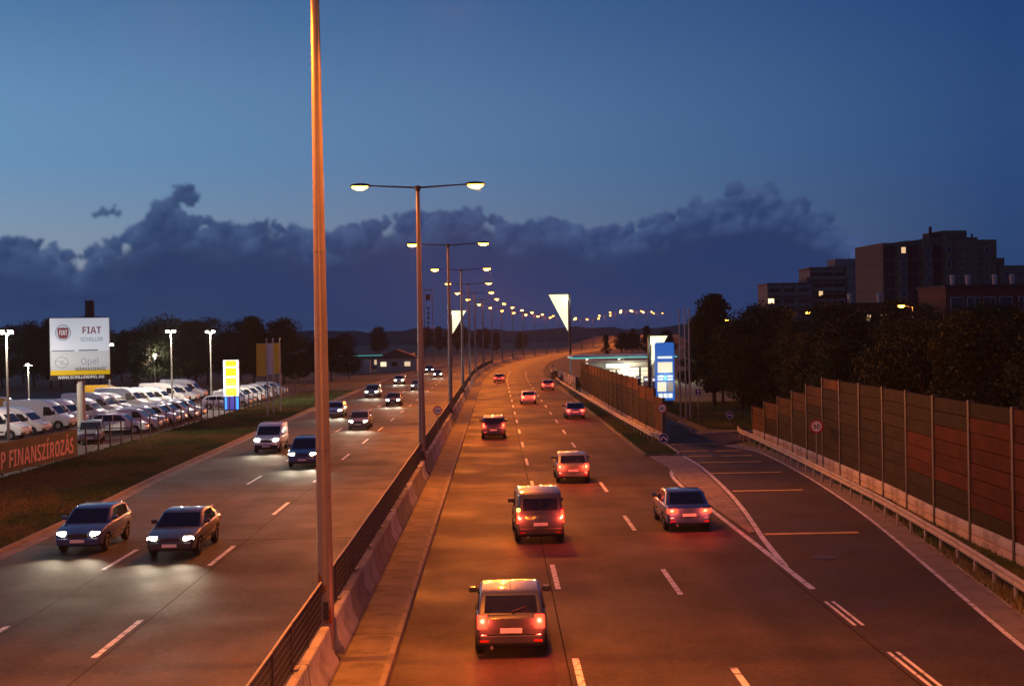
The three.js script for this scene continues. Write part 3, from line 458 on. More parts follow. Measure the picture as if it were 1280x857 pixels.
function vehicle(kind, paint, lights) {
  const s = SPEC[kind], root = new THREE.Group(), hw = s.W / 2, hl = s.L / 2;
  const warp = (g) => { const p = g.attributes.position; for (let i = 0; i < p.count; i++) { const x = p.getX(i), y = p.getY(i), z = p.getZ(i); let k = 1 - s.taper * Math.pow(clamp((Math.abs(x) - hl * 0.55) / (hl * 0.45)), 2) * 1.1; if (y > s.belt) k *= 1 - s.tumble * (y - s.belt) / (s.roof - s.belt); else k *= 1 - 0.05 * clamp((s.belt - y - 0.25) / 0.5); p.setZ(i, z * k); } g.computeVertexNormals(); return g; };
  const extr = (pts, w, bev, holes) => { const sh = new THREE.Shape(pts.map((q) => new THREE.Vector2(...q))); const g = new THREE.ExtrudeGeometry(sh, { depth: w - 2 * bev, steps: 1, bevelEnabled: bev > 0, bevelSize: bev, bevelThickness: bev, bevelOffset: -bev, bevelSegments: 3, curveSegments: 8 }); g.translate(0, 0, -(w - 2 * bev) / 2); return g; };
  // lower body with wheel arches cut into the sill
  const low = []; const fr = s.low[s.low.length - 1], y0 = s.low[0][1], R = s.r + 0.07;
  const bottom = []; for (const wx of [...s.wheels].reverse()) { const a0 = Math.asin(clamp((y0 - s.r) / R, -1, 1)); for (let k = 0; k <= 10; k++) { const a = Math.PI - a0 - (Math.PI - 2 * a0) * k / 10; bottom.push([wx + R * Math.cos(a), s.r + R * Math.sin(a)]); } }
  const outline = [...s.low, ...bottom];
  const lowG = toCreasedNormals(warp(plain(extr(outline, s.W, 0.05))), 0.7), upG = toCreasedNormals(warp(plain(extr(s.up, s.W - 0.05, 0.07))), 0.7);
  const body = part('body', merge([lowG, upG]), paint, root);
  part('underbody', box(s.L - 0.5, 0.25, s.W - 0.34, 0, 0.36, 0), M.trim, root);
  const off = 0.012;
  const glassQuad = (a, b, f) => { const dx = b[0] - a[0], dy = b[1] - a[1], L = Math.hypot(dx, dy), nx = -dy / L, ny = dx / L, sg = nx * (a[0] > 0 ? 1 : -1) < 0 ? -1 : 1, o = off * sg; const pts = [[a[0] + nx * o, a[1] + ny * o], [b[0] + nx * o, b[1] + ny * o], [b[0] - nx * 0.02 * sg, b[1] - ny * 0.02 * sg], [a[0] - nx * 0.02 * sg, a[1] - ny * 0.02 * sg]]; return warp(plain(extr(pts, s.W * f, 0))); };
  part('windscreen', glassQuad(s.wind[0], s.wind[1], 0.86), M.glass, root);
  part('rear_window', glassQuad(s.rear[0], s.rear[1], kind.endsWith('Van') ? 0.78 : 0.8), M.glass, root);
  for (const sd of [-1, 1]) for (const poly of s.side) { const g = extr(poly, 0.03, 0); g.translate(0, 0, sd * (hw - 0.025 + 0.012 - 0.012)); part('side_window', warp(plain(g)), M.glass, root); }
  // bumpers, grille, mirrors, handles, plates
  part('front_bumper', warp(plain(rbox(0.16, 0.26, s.W - 0.04, hl - 0.05, 0.43, 0, 0.06))), kind.endsWith('Van') ? M.trim : paint, root);
  part('rear_bumper', warp(plain(rbox(0.16, 0.26, s.W - 0.04, -hl + 0.05, 0.45, 0, 0.06))), kind.endsWith('Van') ? M.trim : paint, root);
  part('grille', rbox(0.05, 0.14, s.W * 0.42, s.head[0] + 0.14, s.head[1] - 0.05, 0, 0.02), M.trim, root);
  part('number_plate', box(0.02, 0.11, 0.5, hl + 0.035, 0.46, 0), M.plate, root); part('number_plate', box(0.02, 0.11, 0.5, s.tail[0] - 0.105, kind.endsWith('Van') ? 0.72 : 0.66, 0), M.plate, root);
  { const tx = s.tail[0] - s.tail[3] / 2 - 0.005, rb = s.rear[0], ra = s.rear[1], low = rb[1] < ra[1] ? rb : ra, v = kind.endsWith('Van');
    part('boot_seam', v ? box(0.02, s.roof - 0.75, 0.015, -hl + 0.005, (s.roof + 0.55) / 2 - 0.05, 0) : merge([box(0.03, 0.012, s.W * 0.66, tx + 0.01, 0.575, 0), box(0.03, 0.012, s.W * 0.7, low[0] - 0.05, low[1] - 0.05, 0)]), M.black, root);
    part('rear_wiper', bar([low[0] - 0.03, low[1] + 0.03, 0.02], [mix(low[0], rb[1] > ra[1] ? rb[0] : ra[0], 0.35) - 0.035, low[1] + 0.12, 0.34], 0.012, 0.008, 6), M.black, root);
    part('exhaust', bar([-hl + 0.1, 0.27, -0.45], [-hl - 0.03, 0.26, -0.45], 0.035, 0.035, 10), M.steel, root);
    for (const sd of [-1, 1]) part('bumper_reflector', box(0.02, 0.05, 0.2, -hl - 0.032, 0.42, sd * s.W * 0.36), M.tailOff, root);
    part('aerial', bar([-hl * 0.35, s.roof - 0.02, 0], [-hl * 0.35 - 0.22, s.roof + 0.2, 0], 0.008, 0.004, 5), M.black, root); }
  for (const sd of [-1, 1]) {
    const mx = s.side[0][0][0] - 0.02, my = s.side[0][0][1] + 0.06; part('mirror', merge([rbox(0.12, kind === 'bigVan' ? 0.3 : 0.15, 0.2, mx, my + (kind === 'bigVan' ? 0.12 : 0.04), sd * (hw + 0.06), 0.04), bar([mx, my, sd * (hw - 0.08)], [mx, my + 0.04, sd * (hw + 0.04)], 0.025)]), kind === 'bigVan' ? M.trim : paint, root);
    part('door_handle', rbox(0.17, 0.035, 0.03, -0.12 + (kind === 'bigVan' ? 0.95 : 0), s.belt - 0.08, sd * (hw - 0.005), 0.012), M.trim, root);
    part('sill_trim', box(s.wheels[0] - s.wheels[1] - 2 * R - 0.04, 0.07, 0.03, (s.wheels[0] + s.wheels[1]) / 2, kind.endsWith('Van') ? 0.62 : 0.5, sd * (hw - 0.006)), M.trim, root);
    const seamX = [s.side[0][0][0] + 0.08, (kind === 'bigVan' ? 0.66 : s.side[0][2][0] - 0.04)]; for (const q of seamX) part('door_seam', box(0.012, s.belt - 0.42, 0.012, q, (s.belt + 0.4) / 2 - 0.02, sd * (hw - 0.008)), M.black, root);
    const h = s.head, hg = rbox(h[3], h[4], h[5], 0, 0, 0, 0.06, -sd * 0.25); hg.translate(h[0] - 0.03, h[1], sd * h[2]); part('headlight', hg, lights === 'head' ? M.headOn : M.headOff, root);
    const t = s.tail, tg = rbox(t[3], t[4], t[5], t[0] + 0.02, t[1], sd * t[2], 0.04); const tl = part('tail_light', tg, lights === 'tail' ? M.tailOn : M.tailOff, root);
    if (kind.endsWith('Van')) { const ag = rbox(t[3] + 0.01, 0.12, t[5], t[0] + 0.015, t[1] + t[4] / 2 + 0.07, sd * t[2], 0.03); part('indicator', ag, M.tailOff, root).userData.side = sd; }
    for (const wx of s.wheels) {
      const tp = [[0.62, -0.1], [0.93, -0.1], [1, -0.06], [1, 0.06], [0.93, 0.1], [0.62, 0.1]].map(([a, b]) => new THREE.Vector2(a * s.r, b)); tp.push(tp[0].clone());
      const wg = new THREE.LatheGeometry(tp, 24); wg.rotateX(Math.PI / 2); wg.translate(wx, s.r, sd * (hw - 0.12)); const w = part('wheel', wg, M.tyre, root);
      const spokes = [new THREE.CylinderGeometry(s.r * 0.63, s.r * 0.63, 0.1, 20).rotateX(Math.PI / 2)]; const rg = merge([...spokes, ...[0, 1, 2, 3, 4].map((k) => { const b = box(0.07, s.r * 0.55, 0.03, 0, s.r * 0.3, sd * 0.06); b.rotateZ(k * 1.2566); return b; })]); rg.translate(wx, s.r, sd * (hw - 0.12)); part('rim', rg, M.rim, w);
    }
  }
  return root;
}
const protos = {};
function park(kind, paint, name, label, category, x, d, turn, group, lights, blink) {
  const key = kind + lights; if (!protos[key]) { protos[key] = vehicle(kind, M.white, lights); }
  const c = protos[key].clone(); c.name = numbered(name); c.position.set(x, 0, -d); c.rotation.y = turn; c.userData = { label, category }; if (group) c.userData.group = group;
  const old = M.white; c.traverse((o) => { if (o.isMesh && o.material === old) o.material = paint; if (blink && o.name === 'indicator' && o.position && (o.geometry.boundingBox ?? (o.geometry.computeBoundingBox(), o.geometry.boundingBox)).max.z * blink > 0.5) o.material = M.amberOn; });
  const s = SPEC[kind];
  if (lights === 'head') for (const sd of [-1, 1]) { const L = new THREE.SpotLight(new THREE.Color(1, 0.86, 0.62), 38, 0, 0.62, 1); L.position.set(s.head[0] + 0.22, s.head[1], sd * s.head[2]); L.target.position.set(s.head[0] + 12, s.head[1] - 0.5, sd * (s.head[2] + 0.4)); L.castShadow = true; L.shadow.radius = 4; L.name = 'headlight_beam'; c.add(L, L.target); }
  if (lights === 'tail') for (const sd of [-1, 1]) { const L = new THREE.PointLight(new THREE.Color(1, 0.07, 0.03), 6); L.position.set(s.tail[0] - s.tail[3] / 2 - 0.14, s.tail[1], sd * s.tail[2]); L.castShadow = true; L.shadow.radius = 1; L.name = 'tail_glow'; c.add(L); }
  scene.add(c); return c;
}
{ // traffic: the cars whose lamps drew the streaks, standing where the streaks begin and end
  const A = Math.PI / 2, away = A, toward = -A, gr = 'cars driving away on the right carriageway', gl = 'oncoming cars on the left carriageway';
  const front = (kind, d) => d + SPEC[kind].L / 2;
  const out = [
    ['hatch', M.darkPaint, 'dark hatchback with red tail lights, nearest car on the right carriageway', 0.23, 29.2, 0],
    ['smallVan', M.darkPaint, 'dark small van blinking left while straddling the first lane line', 1.41, 45.2, 0.03],
    ['sedan', M.bluePaint, 'blue saloon with lit tail lights beside the paved nose', 7.08, 47.2, 0],
    ['hatch', M.greyPaint, 'grey hatchback in the middle lane with lit tail lights', 3.75, 63.5, 0],
    ['wagon', M.darkPaint, 'dark estate car in the inner lane far down the right carriageway', -0.3, 92, 0],
    ['sedan', M.bluePaint, 'dark blue saloon passing the brown noise wall in the outer lane', 6.9, 112, 0],
    ['hatch', M.silver, 'small silver hatchback in the middle lane, well beyond the grey one', 3.4, 138, 0],
    ['hatch', M.greyPaint, 'tiny grey hatchback in the outer lane before the bend', 6.9, 172, 0],
    ['sedan', M.darkPaint, 'tiny dark saloon in the inner lane entering the bend', 0.4, 205, -0.02],
  ];
  for (const [k, p, label, x, d, t] of out) park(k, p, 'driving_car', label, k === 'smallVan' ? 'van' : 'car', x + cx(d), front(k, d), away + t, gr, 'tail', k === 'smallVan' ? -1 : 0);
  const back = [
    ['hatch', M.bluePaint, 'blue hatchback with bright headlights in the lane beside the grass bank', -14.9, 45, 0],
    ['sedan', M.darkPaint, 'dark saloon with bright headlights in the middle lane, nearest oncoming car but one', -11.3, 43.6, 0],
    ['wagon', M.bluePaint, 'blue estate car with headlights on, behind the dark saloon', -11.4, 74, 0],
    ['smallVan', M.white, 'white small van with headlights on in the lane beside the grass bank', -15.3, 84, 0],
    ['hatch', M.greyPaint, 'grey hatchback with headlights on in the middle lane past the second lamp pole', -11.4, 104, 0],
    ['sedan', M.silver, 'silver saloon with headlights on, level with the pale flagpoles', -15.6, 121, 0],
    ['hatch', M.darkPaint, 'distant dark hatchback with headlights on in the middle lane', -11.4, 139, 0],
    ['wagon', M.greyPaint, 'distant grey estate car with headlights on in the outer lane', -15.8, 160, 0],
    ['sedan', M.bluePaint, 'far blue saloon with headlights on before the bend', -11.4, 181, 0],
    ['hatch', M.silver, 'far silver hatchback with headlights on in the outer lane before the bend', -15.8, 205, 0],
    ['hatch', M.darkPaint, 'tiny dark hatchback with headlights on coming out of the bend', -11.3, 236, 0.02],
    ['wagon', M.darkPaint, 'tiny dark estate car with headlights on, farthest oncoming car', -15.4, 268, 0.03],
  ];
  for (const [k, p, label, x, d, t] of back) park(k, p, 'oncoming_car', label, k === 'smallVan' ? 'van' : 'car', x + cx(d), front(k, d), toward + t, gl, 'head');
}
{ // vans for sale in the lot
  const r = rng(61), g1 = 'vans parked in the row behind the post fence', g2 = 'tall vans parked in the back row', g3 = 'vans parked beyond the lit pylon';
  const row1 = [['wagon', 105.2, -0.55], ['smallVan', 108.6, 0], ['smallVan', 112, 0], ['smallVan', 115.4, 0], ['smallVan', 118.8, 0], ['smallVan', 122.2, 0], ['smallVan', 125.6, 0]];
  row1.forEach(([k, d, dx], i) => park(k, M.white, 'parked_van', i ? `white small van behind the post fence, ${ORD[i]} in its row from the camera` : 'white estate car with dark windows, first behind the post fence', i ? 'van' : 'car', -31.0 + dx * 0.3 + (r() - 0.5) * 0.4, d, (r() - 0.5) * 0.05, g1, 'off'));
  const row2 = [101.5, 106.5, 112, 117.5, 122.6, 128, 133.5, 139, 144.5, 150, 155.5, 161, 167];
  row2.forEach((d, i) => park('bigVan', M.white, 'parked_van', `tall white panel van in the back row, ${ORD[i]} from the camera`, 'van', -40.4 + (r() - 0.5) * 0.6 - (i > 5 ? 0.4 : 0), d, -0.1 + (r() - 0.5) * 0.09, g2, 'off').scale.set(0.94 + 0.12 * r(), [1, 0.9, 1.04, 0.95, 0.88][i % 5], 1));
  [145, 149.5, 154, 158.5, 163.5, 169, 175].forEach((d, i) => park('smallVan', M.white, 'parked_van', `white small van beyond the lit pylon, ${ORD[i]} from the pylon`, 'van', -30.3 - i * 0.1 + (r() - 0.5) * 0.4, d, (r() - 0.5) * 0.06, g3, 'off'));
  park('hatch', M.white, 'parked_car', 'small white hatchback parked right behind the lit yellow pylon', 'car', -30.6, 141.2, 0.05, null, 'off');
  park('wagon', M.greyPaint, 'parked_car', 'dark grey estate car at the end of the red lettered banner', 'car', -30.7, 96.4, -Math.PI / 2 + 0.25, null, 'off');
  park('bigVan', M.yellowPaint, 'parked_van', 'yellow panel van at the far left behind the white vans', 'van', -47.2, 121, 0.1, null, 'off');
  park('bigVan', M.yellowPaint, 'parked_van', 'yellow panel van behind the billboard post', 'van', -46.6, 152, 0.1, null, 'off');
}

// ---------------------------------------------------------------- lot fence, banner, billboard, pylon, flags, floodlights
{
  const f = thing('lot_fence', 'open row of dark posts with thin wires round the van lot', 'fence'), X = table([[62, -28.6], [74, -28.35], [83, -27.65], [95, -27.4], [135, -27.4], [185, -27.3]]);
  const r = rng(14); let prev = null;
  for (let d = 63; d < 182; d += 2.5) { const x = X(d); part('post', box(0.09, 1.85 + 0.06 * r(), 0.09, x, 0.87, -d, 0, (r() - 0.5) * 0.03), M.darkSteel, f); if (prev && d > 84) for (const y of [0.6, 1.15, 1.7]) part('wire', bar([prev[0], y, -prev[1]], [x, y, -d], 0.006, 0.006, 5), M.darkSteel, f); prev = [x, d]; }
  // banner
  const t = canvasTex(2048, 256, (c, w, h) => {
    c.fillStyle = '#1d1613'; c.fillRect(0, 0, w, h); const q = rng(3); for (let i = 0; i < 500; i++) { c.fillStyle = `rgba(${q() > 0.5 ? '80,60,50' : '10,8,6'},0.08)`; c.fillRect(q() * w, q() * h, 60 * q(), 20 * q()); }
    c.fillStyle = '#dc9a8c'; c.font = 'bold 205px sans-serif'; c.textBaseline = 'alphabetic'; c.save(); c.translate(w - 62, h - 38); const s = 'P FINANSZÍROZÁS'; const m = c.measureText(s).width; c.scale(1040 / m, 1); c.textAlign = 'right'; c.fillText(s, 0, 0); c.restore();
  });
  const b = thing('lettered_banner', 'dark banner on the fence with red letters reading finanszírozás', 'banner');
  const x0 = -28.75 - 0.1, d0 = 62.6, x1 = -27.5, d1 = 83.2, L = Math.hypot(x1 - x0, d1 - d0), g = new THREE.PlaneGeometry(L, 1.72, 40, 6), a = Math.atan2(x1 - x0, d1 - d0), p = g.attributes.position;
  for (let i = 0; i < p.count; i++) p.setZ(i, 0.05 * (vn(p.getX(i) * 0.9 + 30, p.getY(i) * 1.2 + 9) - 0.5));
  g.computeVertexNormals(); g.rotateY(Math.PI / 2 - a); g.translate((x0 + x1) / 2 + 0.09, 1.0, -(d0 + d1) / 2); part('cloth', g, std({ map: t, roughness: 0.7, side: THREE.DoubleSide }), b);
  part('hem', merge([bar([x0 + 0.07, 1.87, -d0], [x1 + 0.07, 1.87, -d1], 0.02), bar([x0 + 0.07, 0.13, -d0], [x1 + 0.07, 0.13, -d1], 0.02)]), M.trim, b);
}
{
  const d = 100, t = thing('billboard', 'two part lit billboard on a thick post above the parked vans', 'billboard', -32.6, 0, d, 0.32);
  part('post', cyl(0.32, 0.28, 9.2, 0, 0, -0.2, 20), M.concretePale, t);
  const face = canvasTex(1024, 1024, (c, w, h) => {
    let g = c.createLinearGradient(0, 0, w, 0); c.fillStyle = '#dfe6f2'; c.fillRect(0, 0, w, 560);
    c.strokeStyle = '#5b6a86'; c.lineWidth = 10; c.beginPath(); c.arc(225, 240, 128, 0, 7); c.stroke(); c.lineWidth = 4; c.beginPath(); c.arc(225, 240, 112, 0, 7); c.stroke();
    c.fillStyle = '#7a3038'; c.beginPath(); c.moveTo(130, 170); c.quadraticCurveTo(225, 140, 320, 170); c.quadraticCurveTo(330, 270, 290, 330); c.quadraticCurveTo(225, 352, 160, 330); c.quadraticCurveTo(120, 270, 130, 170); c.fill();
    c.fillStyle = '#e8e8ee'; c.font = 'bold 92px sans-serif'; c.textAlign = 'center'; c.save(); c.translate(225, 282); c.scale(0.72, 1.25); c.fillText('FIAT', 0, 0); c.restore();
    c.fillStyle = '#7a3a4c'; c.font = 'bold 160px sans-serif'; c.fillText('FIAT', 715, 262); c.fillStyle = '#4f5872'; c.font = '92px sans-serif'; c.fillText('SCHILLER', 715, 390);
    c.fillStyle = '#39435c'; c.fillRect(20, 535, 390, 14); c.fillRect(490, 530, 330, 18);
    c.fillStyle = '#c9ccd0'; c.fillRect(0, 552, w, 360); c.strokeStyle = '#7d8594'; c.lineWidth = 9; c.beginPath(); c.ellipse(190, 735, 110, 88, 0, 0, 7); c.stroke(); c.beginPath(); c.moveTo(60, 715); c.lineTo(215, 715); c.lineTo(170, 758); c.lineTo(320, 758); c.stroke();
    c.fillStyle = '#8a8f98'; c.font = '150px sans-serif'; c.fillText('Opel', 675, 775); c.fillStyle = '#f0c416'; c.fillRect(0, 868, w, 82); c.fillStyle = '#4c4a35'; c.font = 'bold 74px sans-serif'; c.fillText('MÁRKASZERVIZ', 690, 880);
    c.fillStyle = '#0c0c0e'; c.fillRect(0, 946, w, 78); c.fillStyle = '#f4f4f0'; c.font = 'bold 68px sans-serif'; c.fillText('WWW.SCHILLEROPEL.HU', w / 2 + 10, 1008);
  });
  part('cabinet', rbox(4.5, 4.9, 0.5, 0, 7.05, 0, 0.05), M.trim, t);
  const g = new THREE.PlaneGeometry(4.4, 4.8); g.translate(0, 7.05, 0.256); part('face', g, std({ color: rgb(0.25, 0.25, 0.25), map: face, emissive: rgb(1, 1, 1), emissiveMap: face, emissiveIntensity: 0.42, roughness: 0.5 }), t);
  const L = new THREE.RectAreaLight(new THREE.Color(0.9, 0.95, 1), 0.5, 4.4, 3.6); L.position.set(0, 7.6, 0.4); L.lookAt(L.position.clone().add(V3(0, 0, 1))); L.rotation.y = Math.PI; L.name = 'billboard_light'; t.add(L);
}
{
  const t = thing('lit_pylon', 'glowing yellow pylon of stacked panels with blue base beside the lot', 'pylon', -28.8, 0, 138.3, 0.1);
  part('frame', rbox(1.72, 5.25, 0.5, 0, 2.63, 0, 0.06), std({ color: rgb(0.1, 0.12, 0.5), roughness: 0.4 }), t);
  const W = std({ color: rgb(0.8, 0.8, 0.85), emissive: rgb(0.8, 0.86, 1), emissiveIntensity: 1.6 }), Y = std({ color: rgb(0.8, 0.7, 0.05), emissive: rgb(1, 0.85, 0.02), emissiveIntensity: 1.0 }), B = std({ color: rgb(0.05, 0.1, 0.6), emissive: rgb(0.05, 0.3, 1), emissiveIntensity: 1.8 }), P = std({ color: rgb(0.1, 0.08, 0.4), emissive: rgb(0.12, 0.1, 0.55), emissiveIntensity: 0.6 });
  for (let k = 0; k < 4; k++) { const y = 1.98 + k * 1.06, h = k === 3 ? 0.7 : 0.96; part('light_border', rbox(1.64, h + 0.06, 0.08, 0, y + (k === 3 ? -0.13 : 0), 0.23, 0.03), W, t); part('yellow_panel', rbox(1.18, h - 0.06, 0.08, 0, y + (k === 3 ? -0.13 : 0), 0.252, 0.05), Y, t); }
  for (const s of [-1, 1]) part('blue_tube', rbox(0.26, 1.3, 0.1, s * 0.62, 0.72, 0.235, 0.04), B, t); part('base_panel', rbox(0.86, 1.3, 0.08, 0, 0.72, 0.23, 0.03), P, t);
  const L = new THREE.PointLight(new THREE.Color(0.75, 0.75, 1), 5); L.position.set(0, 2.6, 1.0); L.castShadow = true; L.name = 'pylon_light'; t.add(L);
}
{ // banner flags
  const cloth = (w, h, ph) => { const g = new THREE.PlaneGeometry(w, h, 8, 16), p = g.attributes.position; for (let i = 0; i < p.count; i++) p.setZ(i, 0.07 * Math.sin(p.getX(i) * 7 + p.getY(i) * 1.1 + ph)); g.computeVertexNormals(); return g; };
  const fy = std({ color: rgb(0.75, 0.5, 0.05), roughness: 0.8, side: THREE.DoubleSide }), fp = std({ color: rgb(0.62, 0.58, 0.6), roughness: 0.8, side: THREE.DoubleSide });
  [[-22.6, 125.4, fy, 'orange'], [-22.85, 130.4, fp, 'pale'], [-22.95, 135.1, fy, 'orange']].forEach(([x, d, m, c], i) => {
    const t = thing('flagpole', ['nearest pale flagpole on the grass bank with an orange banner', 'middle flagpole on the grass bank with a whitish banner', 'farthest flagpole on the grass bank with an orange banner'][i], 'flagpole', x, 0, d, 0, 'flagpoles on the grass bank');
    part('pole', cyl(0.09, 0.06, 7.6, 0, -0.06, 0, 12), M.concretePale, t); const g = cloth(0.95, 3.2, i); g.translate(-0.55, 5.55, 0); part('banner', g, m, t); part('top_bar', bar([0, 7.15, 0], [-1.02, 7.15, 0], 0.02), M.steel, t); part('finial', new THREE.SphereGeometry(0.09, 10, 8).translate(0, 7.6, 0), M.steel, t);
  });
  [[16.0, 110.7], [16.15, 108.6], [16.45, 108.2], [17.3, 113.7]].forEach(([x, d], i) => { const t = thing('flagpole', ['leftmost bare white flagpole beside the lit price totem', 'second bare white flagpole right of the price totem', 'third bare white flagpole right of the price totem', 'rightmost thin bare flagpole right of the price totem'][i], 'flagpole', x, 0.1, d, 0, 'bare flagpoles beside the station'); part('pole', cyl(0.075, 0.045, 9.4, 0, 0, 0, 12), M.concretePale, t); part('finial', new THREE.SphereGeometry(0.07, 10, 8).translate(0, 9.42, 0), M.steel, t); part('base', cyl(0.16, 0.14, 0.16, 0, 0, 0, 12), M.concrete, t); });
}
{ // floodlights of the van lot
  const glow = std({ color: rgb(0.9, 0.9, 0.9), emissive: rgb(0.95, 0.97, 1), emissiveIntensity: 10 });
  const flood = (label, x, d, h, cd, n = 2) => {
    const t = thing('floodlight_mast', label, 'floodlight', x, 0, d, 0, 'floodlights of the van lot');
    part('mast', cyl(0.11, 0.07, h, 0, 0, 0, 12), M.galv, t); part('crossbar', box(1.0, 0.08, 0.08, 0, h, 0), M.darkSteel, t);
    for (const s of n > 1 ? [-1, 1] : [0]) { const hd = part('lamp_head', box(0.42, 0.3, 0.2, s * 0.36, h + 0.12, 0.06, 0, 0, 0.35), M.darkSteel, t); part('lamp_glass', box(0.36, 0.24, 0.02, s * 0.36, h + 0.08, 0.165, 0, 0, 0.35), glow, hd); }
    const L = new THREE.PointLight(new THREE.Color(1, 0.84, 0.68), cd); L.position.set(0, h + 0.02, 0.5); L.castShadow = true; L.shadow.radius = 8; L.name = 'flood_light'; t.add(L);
  };
  flood('floodlight mast at the far left edge of the van lot', -36.4, 95, 8.3, 330); flood('floodlight mast between billboard and pylon', -37.2, 146, 8.6, 400); flood('floodlight mast just left of the lit pylon', -33.6, 150, 8.5, 330); flood('small floodlight peeping past the right edge of the billboard', -42.5, 140, 7.2, 260); flood('single far lamp behind the back row of vans', -53, 198, 5.4, 160, 1); flood('single lamp low between far left mast and billboard', -55, 150, 5, 160, 1);
}
// ---------------------------------------------------------------- road signs
{
  const limit = (txt) => canvasTex(256, 256, (c) => { c.fillStyle = '#b3161b'; c.beginPath(); c.arc(128, 128, 126, 0, 7); c.fill(); c.fillStyle = '#f2f0ea'; c.beginPath(); c.arc(128, 128, 96, 0, 7); c.fill(); c.fillStyle = '#161616'; c.font = 'bold 118px sans-serif'; c.textAlign = 'center'; c.textBaseline = 'middle'; c.fillText(txt, 128, 134); });
  const either = canvasTex(256, 256, (c) => { c.fillStyle = '#e8e8e8'; c.beginPath(); c.arc(128, 128, 126, 0, 7); c.fill(); c.fillStyle = '#16307c'; c.beginPath(); c.arc(128, 128, 116, 0, 7); c.fill(); c.strokeStyle = '#f4f4f4'; c.lineWidth = 24; c.lineJoin = 'miter'; c.beginPath(); c.moveTo(70, 150); c.quadraticCurveTo(100, 98, 128, 96); c.quadraticCurveTo(156, 98, 186, 150); c.stroke(); c.fillStyle = '#f4f4f4'; for (const s of [-1, 1]) { c.beginPath(); c.moveTo(128 + s * 88, 172); c.lineTo(128 + s * 30, 168); c.lineTo(128 + s * 80, 118); c.fill(); } });
  const ahead = canvasTex(256, 256, (c) => { c.fillStyle = '#e8e8e8'; c.fillRect(0, 0, 256, 256); c.fillStyle = '#1c2a66'; c.fillRect(10, 10, 236, 236); c.fillStyle = '#f4f4f4'; c.fillRect(112, 90, 32, 130); c.beginPath(); c.moveTo(128, 30); c.lineTo(190, 110); c.lineTo(66, 110); c.fill(); });
  const sign = (name, label, tx, x, y, d, dia, post0 = 0, square = false) => {
    const t = thing(name, label, 'road sign', x, 0, d, 0); part('post', cyl(0.035, 0.035, y + dia * 0.3 - post0, 0, post0, -0.05, 10), M.galv, t);
    const plate = part('plate', square ? box(dia, dia, 0.02, 0, y, 0) : new THREE.CylinderGeometry(dia / 2, dia / 2, 0.025, 32).rotateX(Math.PI / 2).translate(0, y, 0), M.galv, t);
    const fg = square ? new THREE.PlaneGeometry(dia - 0.01, dia - 0.01) : new THREE.CircleGeometry(dia / 2 - 0.004, 32); fg.translate(0, y, 0.016); part('sign_face', fg, std({ map: tx, roughness: 0.35 }), plate);
  };
  const l80 = limit('80');
  sign('speed_sign', 'round eighty speed limit sign on the median fence', l80, -4.03, 2.5, 86, 0.62, 0.9); sign('speed_sign', 'round eighty speed limit sign at the end of the brown noise wall', l80, 11.12, 2.4, 85.6, 0.68); sign('speed_sign', 'round fifty speed limit sign in front of the red noise wall', limit('50'), 16.62, 2.46, 66, 0.72);
  sign('arrow_sign', 'blue round sign with two white arrows behind the guardrail end', either, 10.9, 0.55, 83.5, 0.66); sign('arrow_sign', 'small blue round arrow sign on the lawn before the trees', either, 18.25, 0.95, 99.6, 0.6); sign('arrow_sign', 'square blue sign with upward arrow near the bare flagpoles', ahead, 15.7, 2.85, 99, 0.5, 0, true);
}

